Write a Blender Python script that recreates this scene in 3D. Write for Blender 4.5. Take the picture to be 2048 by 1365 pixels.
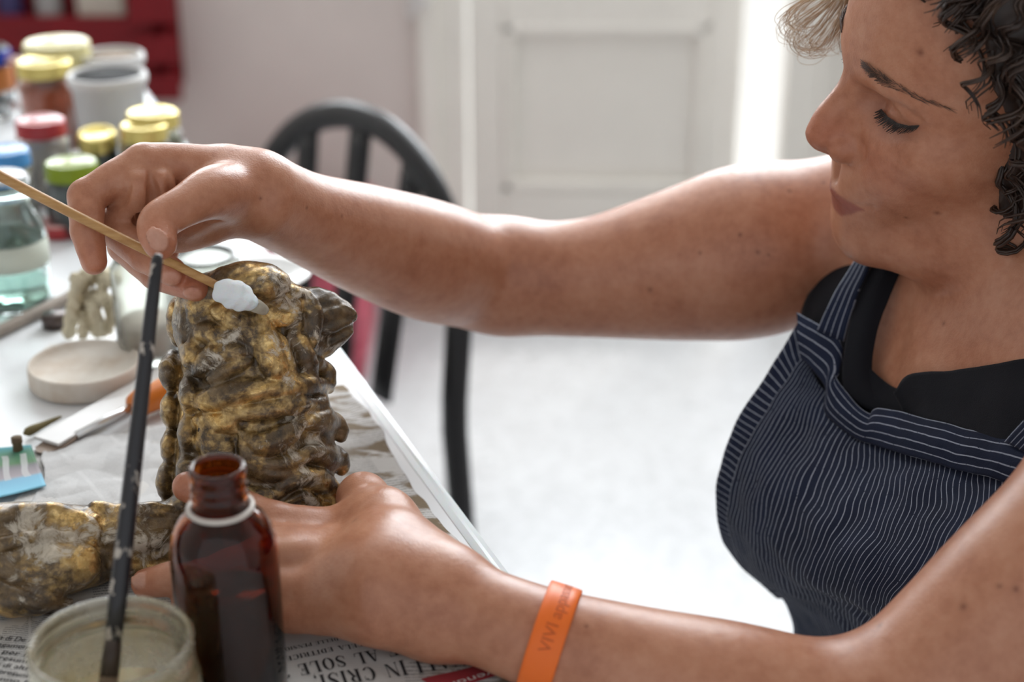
import bpy, bmesh, math, random
import numpy as np
from mathutils import Vector, Matrix, noise as mnoise

for o in list(bpy.data.objects):
    bpy.data.objects.remove(o)
SC = bpy.context.scene
C = SC.collection

# ---------------------------------------------------------------- camera
FPX = 3200.0                      # focal length in pixels of the 2048 x 1365 frame
PITCH = math.radians(24.0)        # the lens looks 24 degrees down
CAMZ = 1.22                       # lens height above the floor (table top is 0.75)
TABLE = 0.75
cp, sp = math.cos(PITCH), math.sin(PITCH)
cam_d = bpy.data.cameras.new('camera')
cam_d.sensor_width = 36.0
cam_d.lens = FPX / 2048 * 36.0
cam_d.clip_start = 0.02
cam_d.dof.use_dof = True
cam_d.dof.focus_distance = 0.87
cam_d.dof.aperture_fstop = 4.5
cam = bpy.data.objects.new('camera', cam_d)
cam.location = (0, 0, CAMZ)
cam.rotation_euler = (math.pi / 2 - PITCH, 0, 0)
C.objects.link(cam)
SC.camera = cam

# ---------------------------------------------------------------- world, lights, exposure
SC.view_settings.view_transform = 'Standard'
SC.view_settings.look = 'None'
SC.view_settings.exposure = 0.0
SC.view_settings.gamma = 1.0
SC.view_settings.use_curve_mapping = False
world = bpy.data.worlds.new('daylight')
SC.world = world
world.use_nodes = True
bg = world.node_tree.nodes['Background']
bg.inputs[0].default_value = (0.93, 0.96, 1.0, 1)
bg.inputs[1].default_value = 0.85

def area_light(name, loc, target, sx, sy, power, col):
    l = bpy.data.lights.new(name, 'AREA')
    l.shape = 'RECTANGLE'; l.size = sx; l.size_y = sy
    l.energy = power; l.color = col
    o = bpy.data.objects.new(name, l)
    o.location = loc
    o.rotation_euler = (Vector(target) - Vector(loc)).to_track_quat('-Z', 'Y').to_euler()
    C.objects.link(o)
    return o
# daylight falling in through the glazed upper half of the garden door; lamp reaches above the glazing
area_light('door_daylight', (0.50, 3.10, 1.80), (0.15, 1.0, 0.80), 1.2, 1.8, 105, (0.90, 0.955, 1.0))
sun_d = bpy.data.lights.new('sun', 'SUN'); sun_d.energy = 1.6; sun_d.angle = 0.15; sun_d.color = (1.0, 0.96, 0.90)
sun = bpy.data.objects.new('sun', sun_d); sun.rotation_euler = (math.radians(-22), math.radians(8), 0); sun.location = (0, 5, 5); C.objects.link(sun)
# daylight through the window in the same wall, left of the door
area_light('window_daylight', (-0.82, 3.06, 1.60), (-0.70, 1.2, 0.9), 0.98, 0.95, 33, (0.92, 0.965, 1.0))
# fill lamp added below the closed ceiling to brighten table and back wall
area_light('ceiling_fill_lamp', (-0.35, 2.05, 2.66), (-0.35, 2.05, 0.0), 1.5, 1.3, 9, (0.92, 0.965, 1.0))

# ---------------------------------------------------------------- helpers
def W(px, py, d):
    """world point seen at pixel (px,py) at distance d along the optical axis"""
    x = (px - 1024) / FPX; v = -(py - 682.5) / FPX
    return np.array([x * d, (cp + v * sp) * d, CAMZ + (-sp + v * cp) * d])
def T(px, py, z=TABLE):
    """world point of the horizontal plane z seen at pixel (px,py)"""
    v = -(py - 682.5) / FPX
    d = (z - CAMZ) / (-sp + v * cp)
    return W(px, py, d)
def V2(px, py, Y):
    """world point of the vertical plane y=Y seen at pixel"""
    v = -(py - 682.5) / FPX
    return W(px, py, Y / (cp + v * sp))
def pix(p):
    p = np.asarray(p, float)
    X, Y, Z = p[..., 0], p[..., 1], p[..., 2] - CAMZ
    d = Y * cp - Z * sp
    return 1024 + FPX * X / d, 682.5 - FPX * (Y * sp + Z * cp) / d, d

MATS = {}
def _set(b, **kw):
    for k, v in kw.items():
        i = b.inputs.get(k)
        if i is not None:
            i.default_value = v
def mat(name, col, rough=0.5, metal=0.0, spec=0.5, trans=0.0, ior=1.45, sss=0.0, coat=0.0, sheen=0.0, alpha=1.0):
    m = bpy.data.materials.new(name); m.use_nodes = True
    b = m.node_tree.nodes['Principled BSDF']
    _set(b, **{'Base Color': (*col, 1), 'Roughness': rough, 'Metallic': metal, 'Specular IOR Level': spec,
               'Transmission Weight': trans, 'IOR': ior, 'Subsurface Weight': sss, 'Coat Weight': coat,
               'Sheen Weight': sheen, 'Alpha': alpha})
    MATS[name] = m
    return m
class NT:
    """small node-tree writer"""
    def __init__(s, m):
        s.m = m; s.t = m.node_tree; s.b = s.t.nodes['Principled BSDF']
    def n(s, typ, **kw):
        x = s.t.nodes.new(typ)
        for k, v in kw.items():
            if k.startswith('_'):
                setattr(x, k[1:], v)
            else:
                i = x.inputs[int(k[1:])] if (k[0] == 'i' and k[1:].isdigit()) else x.inputs[k.replace('__', ' ')]
                if hasattr(v, 'is_linked') or hasattr(v, 'links'):
                    s.t.links.new(v, i)
                else:
                    i.default_value = v
        return x
    def link(s, a, b):
        s.t.links.new(a, b)
    def coord(s, kind='Object'):
        return s.n('ShaderNodeTexCoord').outputs[kind]
    def noise(s, vec, scale, detail=4, rough=0.6, dist=0.0):
        x = s.n('ShaderNodeTexNoise', Scale=scale, Detail=detail, Roughness=rough, Distortion=dist)
        if vec is not None: s.link(vec, x.inputs['Vector'])
        return x.outputs['Fac']
    def ramp(s, fac, stops):
        x = s.n('ShaderNodeValToRGB'); s.link(fac, x.inputs[0])
        e = x.color_ramp.elements
        while len(e) < len(stops): e.new(0.5)
        for q, (p, c) in zip(e, stops):
            q.position = p; q.color = (*c, 1) if len(c) == 3 else c
        return x.outputs[0]
    def mix(s, fac, a, b, blend='MIX'):
        x = s.n('ShaderNodeMix', _data_type='RGBA', _blend_type=blend)
        for v, i in ((fac, 0), (a, 6), (b, 7)):
            if hasattr(v, 'links'): s.link(v, x.inputs[i])
            else: x.inputs[i].default_value = v if i == 0 else ((*v, 1) if len(v) == 3 else v)
        return x.outputs[2]
    def math(s, op, a, b=0.0, c=None):
        x = s.n('ShaderNodeMath', _operation=op)
        for i, v in enumerate((a, b) if c is None else (a, b, c)):
            if hasattr(v, 'links'): s.link(v, x.inputs[i])
            else: x.inputs[i].default_value = v
        return x.outputs[0]
    def bump(s, h, strength=0.3, dist=0.001, normal=None):
        x = s.n('ShaderNodeBump', Strength=strength, Distance=dist); s.link(h, x.inputs['Height'])
        if normal is not None: s.link(normal, x.inputs['Normal'])
        return x.outputs['Normal']
    def out(s, **kw):
        for k, v in kw.items():
            i = s.b.inputs[k.replace('__', ' ')]
            if hasattr(v, 'links'): s.link(v, i)
            else: i.default_value = v

def link_mesh(name, verts, faces, m=None, parent=None, loc=(0, 0, 0), smooth=True, uv=None):
    """one mesh object; verts in world space, loc = its (or its root's) world origin"""
    me = bpy.data.meshes.new(name)
    v = np.asarray(verts, float) - np.asarray(loc, float)
    me.from_pydata(v.tolist(), [], [tuple(int(i) for i in f) for f in faces])
    if smooth: me.polygons.foreach_set('use_smooth', [True] * len(me.polygons))
    if uv is not None:
        lay = me.uv_layers.new(name='UVMap')
        li = np.empty(len(me.loops), dtype=np.int32); me.loops.foreach_get('vertex_index', li)
        lay.data.foreach_set('uv', np.asarray(uv, np.float32)[li].ravel())
    if m is not None: me.materials.append(m)
    me.update()
    o = bpy.data.objects.new(name, me)
    if parent is None: o.location = loc
    else: o.parent = parent
    C.objects.link(o)
    return o
def root(name, label, cat, loc, group=None):
    o = bpy.data.objects.new(name, None); o.empty_display_size = 0.02
    o.location = loc; C.objects.link(o)
    o['label'] = label; o['category'] = cat
    if group: o['group'] = group
    return o
def tag(o, label=None, cat=None, group=None, kind=None):
    for k, v in (('label', label), ('category', cat), ('group', group), ('kind', kind)):
        if v: o[k] = v
    return o
def part(name, geo, m, rt, parent=None, smooth=True, uv=None):
    return link_mesh(name, geo[0], geo[1], m, parent or rt, tuple(rt.location), smooth, uv)

def join(*gs):
    V, Fc, n = [], [], 0
    for v, f in gs:
        V.append(np.asarray(v, float).reshape(-1, 3)); Fc += [tuple(i + n for i in q) for q in f]; n += len(V[-1])
    return np.concatenate(V), Fc
def box(c, s, R=None, bev=0.0):
    bm = bmesh.new(); bmesh.ops.create_cube(bm, size=1.0)
    for v in bm.verts: v.co = Vector((v.co.x * s[0], v.co.y * s[1], v.co.z * s[2]))
    if bev: bmesh.ops.bevel(bm, geom=bm.edges[:], offset=bev, segments=2, affect='EDGES', profile=0.5)
    g = from_bm(bm)
    v = g[0]
    if R is not None: v = v @ np.asarray(R).T
    return v + np.asarray(c, float), g[1]
def from_bm(bm):
    bm.verts.index_update()
    v = np.array([q.co[:] for q in bm.verts]); f = [tuple(q.index for q in p.verts) for p in bm.faces]
    bm.free(); return v, f
def rotz(a):
    return np.array([[math.cos(a), -math.sin(a), 0], [math.sin(a), math.cos(a), 0], [0, 0, 1.0]])
def frame(z, x=(1, 0, 0)):
    """rotation whose third column is z"""
    z = np.asarray(z, float); z = z / np.linalg.norm(z); x = np.asarray(x, float)
    y = np.cross(z, x)
    if np.linalg.norm(y) < 1e-6: y = np.cross(z, (0, 1, 0))
    y /= np.linalg.norm(y); x = np.cross(y, z)
    return np.c_[x, y, z]
def lathe(prof, c=(0, 0, 0), seg=48, R=None):
    """revolve (r,z) profile about z; r=0 ends are closed"""
    V, Fc, rings = [], [], []
    for r, z in prof:
        if r < 1e-7: rings.append([len(V)]); V.append((0, 0, z))
        else:
            rings.append(list(range(len(V), len(V) + seg)))
            for i in range(seg):
                a = 2 * math.pi * i / seg; V.append((r * math.cos(a), r * math.sin(a), z))
    for a, b in zip(rings[:-1], rings[1:]):
        for i in range(seg):
            j = (i + 1) % seg
            if len(a) == 1 and len(b) == 1: continue
            if len(a) == 1: Fc.append((a[0], b[j], b[i]))
            elif len(b) == 1: Fc.append((a[i], a[j], b[0]))
            else: Fc.append((a[i], a[j], b[j], b[i]))
    V = np.array(V)
    if R is not None: V = V @ np.asarray(R).T
    return V + np.asarray(c, float), Fc
def catmull(pts, n):
    """smooth resample of control points (any dimension)"""
    P = np.asarray(pts, float); m = len(P)
    if m == 2: return P[0] + (P[1] - P[0]) * np.linspace(0, 1, n)[:, None]
    Q = np.vstack([2 * P[0] - P[1], P, 2 * P[-1] - P[-2]])
    t = np.linspace(0, m - 1 - 1e-9, n); i = t.astype(int); u = (t - i)[:, None]
    a, b, c, d = Q[i], Q[i + 1], Q[i + 2], Q[i + 3]
    return 0.5 * (2 * b + (c - a) * u + (2 * a - 5 * b + 4 * c - d) * u ** 2 + (3 * b - a - 3 * c + d) * u ** 3)
def tube(pts, rad, seg=10, closed=False, flat=None, cap=True):
    """swept tube along pts; rad scalar or per-point; flat=(axis vector, factor) squashes the section"""
    P = np.asarray(pts, float); n = len(P)
    r = np.full(n, rad, float) if np.isscalar(rad) else np.asarray(rad, float)
    tg = np.gradient(P, axis=0) if not closed else np.roll(P, -1, 0) - np.roll(P, 1, 0)
    tg /= np.linalg.norm(tg, axis=1)[:, None] + 1e-12
    nx = np.cross(tg[0], (0, 0, 1.0))
    if np.linalg.norm(nx) < 1e-3: nx = np.cross(tg[0], (0, 1.0, 0))
    nx /= np.linalg.norm(nx)
    V, Fc = [], []
    for k in range(n):
        nx = nx - tg[k] * np.dot(nx, tg[k]); nx /= np.linalg.norm(nx); ny = np.cross(tg[k], nx)
        for i in range(seg):
            a = 2 * math.pi * i / seg
            o = nx * math.cos(a) + ny * math.sin(a)
            V.append(P[k] + o * r[k])
    for k in range(n if closed else n - 1):
        a, b = k * seg, ((k + 1) % n) * seg
        for i in range(seg):
            j = (i + 1) % seg; Fc.append((a + i, a + j, b + j, b + i))
    if cap and not closed:
        Fc.append(tuple(range(seg))[::-1]); Fc.append(tuple(range((n - 1) * seg, n * seg)))
    V = np.array(V)
    if flat is not None:
        ax = np.asarray(flat[0], float); ax /= np.linalg.norm(ax)
        ctr = np.repeat(P, seg, axis=0); dd = ((V - ctr) @ ax)[:, None]
        V = V - ax * dd * (1 - flat[1])
    return V, Fc
def gridmesh(G, flip=False):
    """G: (rows, cols, 3) -> verts, quads and uv"""
    r, c = G.shape[:2]
    idx = np.arange(r * c).reshape(r, c)
    q = np.stack([idx[:-1, :-1], idx[:-1, 1:], idx[1:, 1:], idx[1:, :-1]], -1).reshape(-1, 4)
    if flip: q = q[:, ::-1]
    vv, uu = np.meshgrid(np.linspace(0, 1, r), np.linspace(0, 1, c), indexing='ij')
    return G.reshape(-1, 3), q.tolist(), np.c_[uu.ravel(), vv.ravel()]
def loft(ctrl, nr, nc):
    """bicubic through a control net (rows, cols, k)"""
    A = np.asarray(ctrl, float)
    B = np.stack([catmull(A[i], nc) for i in range(A.shape[0])])
    return np.stack([catmull(B[:, j], nr) for j in range(nc)], 1)
def solidify(o, t, offset=-1.0):
    m = o.modifiers.new('thickness', 'SOLIDIFY'); m.thickness = t; m.offset = offset
    return o

# ---------------------------------------------------------------- implicit sculpting: smooth unions of round cones and ellipsoids
class Pr:
    def __init__(s, f, k, op='u'): s.f, s.k, s.op = f, k, op
def rc(a, b, r1, r2, k=0.008, op='u'):
    a = np.asarray(a, np.float32); b = np.asarray(b, np.float32); ba = b - a; l2 = np.float32(float(ba @ ba) + 1e-12)
    r1 = np.float32(r1); dr = np.float32(r2) - r1
    def f(P):
        pa = P - a; h = np.clip((pa @ ba) / l2, 0, 1)
        pa = pa - h[:, None] * ba
        return np.sqrt(np.einsum('ij,ij->i', pa, pa)) - (r1 + dr * h)
    return Pr(f, k, op)
def ell(c, r, R=None, k=0.008, op='u'):
    c = np.asarray(c, np.float32); r = np.asarray(r, np.float32); R = np.eye(3) if R is None else np.asarray(R, float)
    M1 = (R / r).astype(np.float32); M2 = (R / (r * r)).astype(np.float32)
    def f(P):
        p = P - c; q = p @ M1; k0 = np.sqrt(np.einsum('ij,ij->i', q, q)); q = p @ M2
        return k0 * (k0 - 1) / (np.sqrt(np.einsum('ij,ij->i', q, q)) + np.float32(1e-9))
    return Pr(f, k, op)
def chain(pts, rad, k=0.006, op='u'):
    return [rc(pts[i], pts[i + 1], rad[i], rad[i + 1], k, op) for i in range(len(pts) - 1)]
def limb(pts, rad, k=0.008, op='u', n=None):
    """one smooth tapering tube through the points, as a single primitive"""
    A = np.c_[np.asarray(pts, float), np.asarray(rad, float)]
    A = catmull(A, n or (len(A) - 1) * 4 + 1)
    segs = [rc(A[i, :3], A[i + 1, :3], A[i, 3], A[i + 1, 3]) for i in range(len(A) - 1)]
    mid = (A[:-1, :3] + A[1:, :3]) / 2; rb = np.linalg.norm(A[1:, :3] - A[:-1, :3], axis=1) / 2 + np.maximum(A[:-1, 3], A[1:, 3])
    def f(P):
        if len(P) > 20000 or len(P) < 4: use = range(len(segs))
        else:
            c = P.mean(0); R = np.sqrt(((P - c) ** 2).sum(1).max())
            dd = np.linalg.norm(mid - c, axis=1); use = np.nonzero(dd - rb - R <= (dd + R).min())[0]
        d = None
        for i in use:
            e = segs[i].f(P); d = e if d is None else np.minimum(d, e)
        return d
    return Pr(f, k, op)
def sdf(P, prims):
    P = P.astype(np.float32, copy=False)
    d = np.full(len(P), 1e3, np.float32)
    for p in prims:
        e = p.f(P)
        if p.op == 'u':
            h = np.maximum(np.float32(p.k) - np.abs(d - e), 0)
            d = np.minimum(d, e) - h * h * np.float32(0.25 / p.k)
        else:
            e = -e
            h = np.maximum(np.float32(p.k) - np.abs(d - e), 0)
            d = np.maximum(d, e) + h * h * np.float32(0.25 / p.k)
    return d
def march(px, py, prims, d0=0.5, d1=1.6):
    """distance along the axis at which the ray of pixel (px,py) first meets the volume (nearest approach when it misses)"""
    d = d0; best = (1e9, d0)
    u = W(px, py, 1.0) - np.array([0, 0, CAMZ]); L = np.linalg.norm(u)
    for _ in range(90):
        s = float(sdf(W(px, py, d)[None], prims)[0])
        if s < best[0]: best = (s, d)
        if s < 0.0004: return d
        d += max(s, 0.0005) * 0.9 / L
        if d > d1: break
    return best[1]
def sculpt(prims, lo, hi, h, post=None):
    """mesh of the zero level (surface nets over sparse blocks)"""
    n = 20
    lo = np.asarray(lo, float); hi = np.asarray(hi, float)
    nb = np.ceil((hi - lo) / (h * n)).astype(int)
    B = np.stack(np.meshgrid(*[np.arange(k) for k in nb], indexing='ij'), -1).reshape(-1, 3)
    ctr = lo + (B + 0.5) * n * h; half = n * h * 0.5 * math.sqrt(3)
    ctr = ctr.astype(np.float32)
    D = np.stack([p.f(ctr) for p in prims], 1)
    tot = sdf(ctr, prims)
    act = np.abs(tot) < half * 1.35 + 0.004
    g1 = np.arange(-1, n + 1)
    off = np.stack(np.meshgrid(g1, g1, g1, indexing='ij'), -1).reshape(-1, 3)
    m = n + 2
    KEY = np.array([1, 100003, 100003 * 100003], dtype=np.int64)
    keys, pos, quads = [], [], []
    cor = [(i, j, k) for i in (0, 1) for j in (0, 1) for k in (0, 1)]
    edges = [(a, b) for a in range(8) for b in range(a + 1, 8) if sum(abs(x - y) for x, y in zip(cor[a], cor[b])) == 1]
    for bi in np.nonzero(act)[0]:
        sel = [p for p, dc in zip(prims, D[bi]) if dc - half * 1.15 < p.k + 3 * h]
        if not sel: continue
        gi = B[bi] * n + off
        P = (lo + gi * h).astype(np.float32)
        S = sdf(P, sel)
        if post is not None: S = post(P, S)
        if S.min() > 0 or S.max() < 0: continue
        S = S.reshape(m, m, m)
        c8 = np.stack([S[i:m - 1 + i, j:m - 1 + j, k:m - 1 + k] for i, j, k in cor], -1).reshape(-1, 8)
        neg = c8 < 0; mixd = neg.any(1) & ~neg.all(1)
        ci = np.nonzero(mixd)[0]
        if len(ci) == 0: continue
        v8 = c8[ci]; acc = np.zeros((len(ci), 3)); cnt = np.zeros(len(ci))
        for a, b in edges:
            x = (v8[:, a] < 0) != (v8[:, b] < 0)
            t = np.where(x, v8[:, a] / np.where(x, v8[:, a] - v8[:, b], 1), 0)
            pa = np.array(cor[a], float); pb = np.array(cor[b], float)
            acc += np.where(x[:, None], pa + t[:, None] * (pb - pa), 0); cnt += x
        c3 = np.stack(np.unravel_index(ci, (m - 1, m - 1, m - 1)), -1)
        g3 = B[bi] * n + c3 - 1
        keys.append((g3.astype(np.int64) + 10) @ KEY); pos.append(lo + (g3 + acc / cnt[:, None]) * h)
        I = S[1:n + 1, 1:n + 1, 1:n + 1] < 0
        for ax in range(3):
            sl = [slice(1, n + 1)] * 3; sl[ax] = slice(2, n + 2)
            J = S[tuple(sl)] < 0
            for flip, mask in ((False, I & ~J), (True, ~I & J)):
                q = np.stack(np.nonzero(mask), -1)
                if len(q) == 0: continue
                gq = B[bi] * n + q
                u, w = [(1, 2), (2, 0), (0, 1)][ax]
                eu = np.zeros(3, int); eu[u] = 1; ew = np.zeros(3, int); ew[w] = 1
                cs = [gq - eu - ew, gq - ew, gq, gq - eu]
                if flip: cs = cs[::-1]
                quads.append(np.stack([(x.astype(np.int64) + 10) @ KEY for x in cs], 1))
    keys = np.concatenate(keys); pos = np.concatenate(pos); quads = np.concatenate(quads)
    uk, ui = np.unique(keys, return_index=True)
    pos = pos[ui]; ix = np.searchsorted(uk, quads); ix = np.minimum(ix, len(uk) - 1)
    ok = (uk[ix] == quads).all(1)
    return pos, ix[ok]
def relax(pos, quads, w, it=6):
    """even out the surface where w is 1"""
    e = np.concatenate([quads[:, [0, 1]], quads[:, [1, 2]], quads[:, [2, 3]], quads[:, [3, 0]]])
    n = len(pos); cnt = np.bincount(e[:, 0], minlength=n) + np.bincount(e[:, 1], minlength=n)
    for _ in range(it):
        acc = np.stack([np.bincount(e[:, 0], pos[e[:, 1], k], n) + np.bincount(e[:, 1], pos[e[:, 0], k], n) for k in range(3)], 1)
        pos = pos + (acc / np.maximum(cnt, 1)[:, None] - pos) * (w * 0.8)[:, None]
    return pos
def fast_mesh(name, pos, quads, m, parent=None, loc=(0, 0, 0)):
    me = bpy.data.meshes.new(name)
    v = (pos - np.asarray(loc)).astype(np.float32)
    me.vertices.add(len(v)); me.vertices.foreach_set('co', v.ravel())
    me.loops.add(len(quads) * 4); me.loops.foreach_set('vertex_index', quads.astype(np.int32).ravel())
    me.polygons.add(len(quads)); me.polygons.foreach_set('loop_start', np.arange(0, len(quads) * 4, 4, dtype=np.int32))
    me.polygons.foreach_set('use_smooth', np.ones(len(quads), dtype=bool))
    me.materials.append(m); me.update(calc_edges=True); me.validate()
    o = bpy.data.objects.new(name, me)
    if parent is None: o.location = loc
    else: o.parent = parent
    C.objects.link(o)
    return o
def vcol(o, name, arr):
    a = o.data.color_attributes.new(name, 'FLOAT_COLOR', 'POINT')
    c = np.ones((len(arr), 4), np.float32); c[:, :arr.shape[1]] = arr
    a.data.foreach_set('color', c.ravel())
# ================================================================ the room
YW = 2.95                          # inner face of the back wall
def simple(name, col, rough=0.6, nscale=6, var=0.06, bump=0.15, spec=0.4):
    m = mat(name, col, rough, spec=spec); t = NT(m); co = t.coord()
    f = t.noise(co, nscale, 5)
    c2 = tuple(min(1, x * (1 + var)) for x in col); c1 = tuple(x * (1 - var) for x in col)
    t.out(Base__Color=t.ramp(f, [(0.3, c1), (0.7, c2)]), Normal=t.bump(t.noise(co, nscale * 20, 3), bump, 0.001))
    return m
m_wall = simple('mauve_grey_plaster', (0.66, 0.585, 0.55), 0.85, 3, 0.05)
m_wall2 = simple('white_plaster', (0.62, 0.60, 0.57), 0.85, 3, 0.05)
m_door = simple('cream_door_paint', (0.80, 0.76, 0.70), 0.45, 5, 0.04, 0.1)
m_floor = mat('pale_terrazzo', (0.60, 0.59, 0.58), 0.28, spec=0.5)
t = NT(m_floor); co = t.coord()
v = t.n('ShaderNodeTexVoronoi', Scale=70.0); t.link(co, v.inputs['Vector'])
chip = t.ramp(v.outputs['Color'], [(0.2, (0.36, 0.355, 0.355)), (0.55, (0.44, 0.44, 0.445)), (0.9, (0.50, 0.50, 0.505))])
t.out(Base__Color=t.mix(t.noise(co, 2.0, 4), chip, (0.43, 0.43, 0.435)), Roughness=t.math('MULTIPLY_ADD', t.noise(co, 9.0, 3), 0.2, 0.2))
m_out = simple('pale_gravel', (0.80, 0.79, 0.76), 0.9, 30, 0.1)

def struct(name, geo, m, smooth=False):
    c = np.asarray(geo[0]).mean(0)
    o = link_mesh(name, geo[0], geo[1], m, None, tuple(c), smooth)
    o['kind'] = 'structure'
    return o
def sbox(name, lo, hi, m, bev=0.0):
    lo = np.array(lo, float); hi = np.array(hi, float)
    return struct(name, box((lo + hi) / 2, hi - lo, bev=bev), m)
XL, XR, ZC = -1.75, 2.1, 2.7
DX0, DX1, DH = -0.165, 1.13, 2.25           # door opening
sbox('floor', (XL - 0.1, -0.9, -0.06), (XR + 0.1, YW + 0.12, 0), m_floor)
sbox('ceiling', (XL - 0.1, -0.9, ZC), (XR + 0.1, YW + 0.12, ZC + 0.08), m_wall2)
sbox('wall_left', (XL - 0.1, -0.9, 0), (XL, YW + 0.12, ZC), m_wall2)
sbox('wall_right', (XR, -0.9, 0), (XR + 0.1, YW + 0.12, ZC), m_wall2)
WX0, WX1, WZ0, WZ1 = -1.32, -0.32, 1.12, 2.08      # window opening
def wbox(xa, xb, za, zb): return box(((xa + xb) / 2, YW + 0.06, (za + zb) / 2), (xb - xa, 0.12, zb - za))
w1 = join(wbox(XL, WX0, 0, ZC), wbox(WX1, DX0, 0, ZC), wbox(WX0, WX1, 0, WZ0), wbox(WX0, WX1, WZ1, ZC))
w2 = box(((XR + DX1) / 2, YW + 0.06, ZC / 2), (XR - DX1, 0.12, ZC))
w3 = box(((DX0 + DX1) / 2, YW + 0.06, (ZC + DH) / 2), (DX1 - DX0, 0.12, ZC - DH))
struct('wall_back', join(w1, w2, w3), m_wall)
sbox('terrace_ground', (-4, YW + 0.12, -0.16), (5, 9, -0.1), m_out)
# door casing: two jambs and a head
jl = join(box((DX0 + 0.008, YW - 0.012, DH / 2), (0.035, 0.03, DH), bev=0.004),
          box((DX0 + 0.045, YW + 0.03, DH / 2), (0.068, 0.07, DH), bev=0.006))
struct('trim_1', jl, m_door)
jr = join(box((DX1, YW - 0.012, DH / 2), (0.07, 0.03, DH), bev=0.004), box((DX1 - 0.02, YW + 0.04, DH / 2), (0.04, 0.09, DH), bev=0.004))
struct('trim_2', jr, m_door)
struct('trim_3', box(((DX0 + DX1) / 2, YW + 0.01, DH - 0.02), (DX1 - DX0, 0.07, 0.05), bev=0.005), m_door)
sbox('baseboard_back', (XL, YW - 0.016, 0), (DX0 - 0.02, YW, 0.09), m_wall2, 0.003)

m_pane = mat('window_glass', (0.9, 0.95, 0.95), 0.02, alpha=0.10)
def leaf(name, x0, x1, hinge, ang, zs=0.0):
    """glazed door leaf: stiles, rails, moulded lower panel, glass panes above"""
    o = bpy.data.objects.new(name, None); C.objects.link(o); o['kind'] = 'structure'
    piv = np.array([hinge, YW + 0.03, 0.0]); o.location = piv; o.rotation_euler = (0, 0, ang)
    def add(n, c, s, m=m_door, bev=0.004):
        g = box(np.array(c) - piv, s, bev=bev)
        q = link_mesh(n, g[0], g[1], m, o, (0, 0, 0), False); return q
    y = YW + 0.03; H = DH - 0.06; wl = 0.062
    add('stile', (x0 + wl / 2, y, H / 2 + 0.01), (wl, 0.04, H)); add('stile', (x1 - wl / 2, y, H / 2 + 0.01), (wl, 0.04, H))
    xm, wi = (x0 + x1) / 2, x1 - x0 - 2 * wl
    add('rail', (xm, y, 0.115), (wi, 0.04, 0.21)); add('rail', (xm, y, 0.60), (wi, 0.04, 0.105)); add('rail', (xm, y, H - 0.04), (wi, 0.04, 0.10))
    zc, zh = 0.385, 0.33
    add('panel', (xm, y + 0.006, zc), (wi + 0.01, 0.014, zh + 0.01), bev=0.0)
    for sx in (-1, 1):
        add('moulding', (xm + sx * (wi / 2 - 0.011), y - 0.012, zc), (0.022, 0.02, zh), bev=0.007)
    for sz in (-1, 1):
        add('moulding', (xm, y - 0.012, zc + sz * (zh / 2 - 0.011)), (wi, 0.02, 0.022), bev=0.007)
    add('glazing_bar', (xm, y, 1.38), (wi, 0.026, 0.026)); 
    for z0, z1 in ((0.655, 1.367), (1.393, H - 0.09)):
        add('pane', (xm, y, (z0 + z1) / 2), (wi, 0.004, z1 - z0), m_pane, 0.0)
    return o
leaf('door_1', DX0 + 0.085, 0.432, DX0 + 0.085, 0.0)
d2 = leaf('door_2', 0.50, DX1 - 0.045, DX1 - 0.045, math.radians(7))
win = bpy.data.objects.new('window_1', None); C.objects.link(win); win['kind'] = 'structure'; win.location = (-0.82, YW, WZ0)
def wpart(n, c_, s_, m_, bev=0.003):
    g = box(c_, s_, bev=bev); return link_mesh(n, g[0], g[1], m_, win, tuple(win.location), False)
xm_, zm_ = (WX0 + WX1) / 2, (WZ0 + WZ1) / 2
for x_ in (WX0 + 0.025, xm_, WX1 - 0.025): wpart('frame_stile', (x_, YW + 0.05, zm_), (0.05, 0.05, WZ1 - WZ0), m_door)
for z_ in (WZ0 + 0.025, WZ1 - 0.025): wpart('frame_rail', (xm_, YW + 0.05, z_), (WX1 - WX0, 0.048, 0.05), m_door)
for x_ in ((WX0 + xm_) / 2, (WX1 + xm_) / 2): wpart('pane', (x_, YW + 0.05, zm_), (0.44, 0.004, 0.86), m_pane, 0)
wpart('window_sill', (xm_, YW - 0.03, WZ0 - 0.012), (WX1 - WX0 + 0.08, 0.09, 0.024), m_door)
# wall bracket whose white foot shows at the top edge of the picture beside the door
m_white = simple('white_paint', (0.80, 0.80, 0.78), 0.4, 8, 0.03, 0.05)
br = V2(832, 12, YW - 0.03)
bk = root('shelf_bracket', 'white painted bracket fixed to the wall beside the cream door', 'bracket', (br[0], YW, br[2] - 0.02))
part('wall_plate', box((br[0], YW - 0.006, br[2] + 0.10), (0.035, 0.012, 0.25), bev=0.003), m_white, bk, smooth=False)
part('arm', tube(catmull([(br[0], YW - 0.012, br[2]), (br[0] + 0.03, YW - 0.07, br[2] + 0.06), (br[0] + 0.06, YW - 0.13, br[2] + 0.16), (br[0] + 0.07, YW - 0.15, br[2] + 0.24)], 14), 0.017, 10), m_white, bk)
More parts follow.
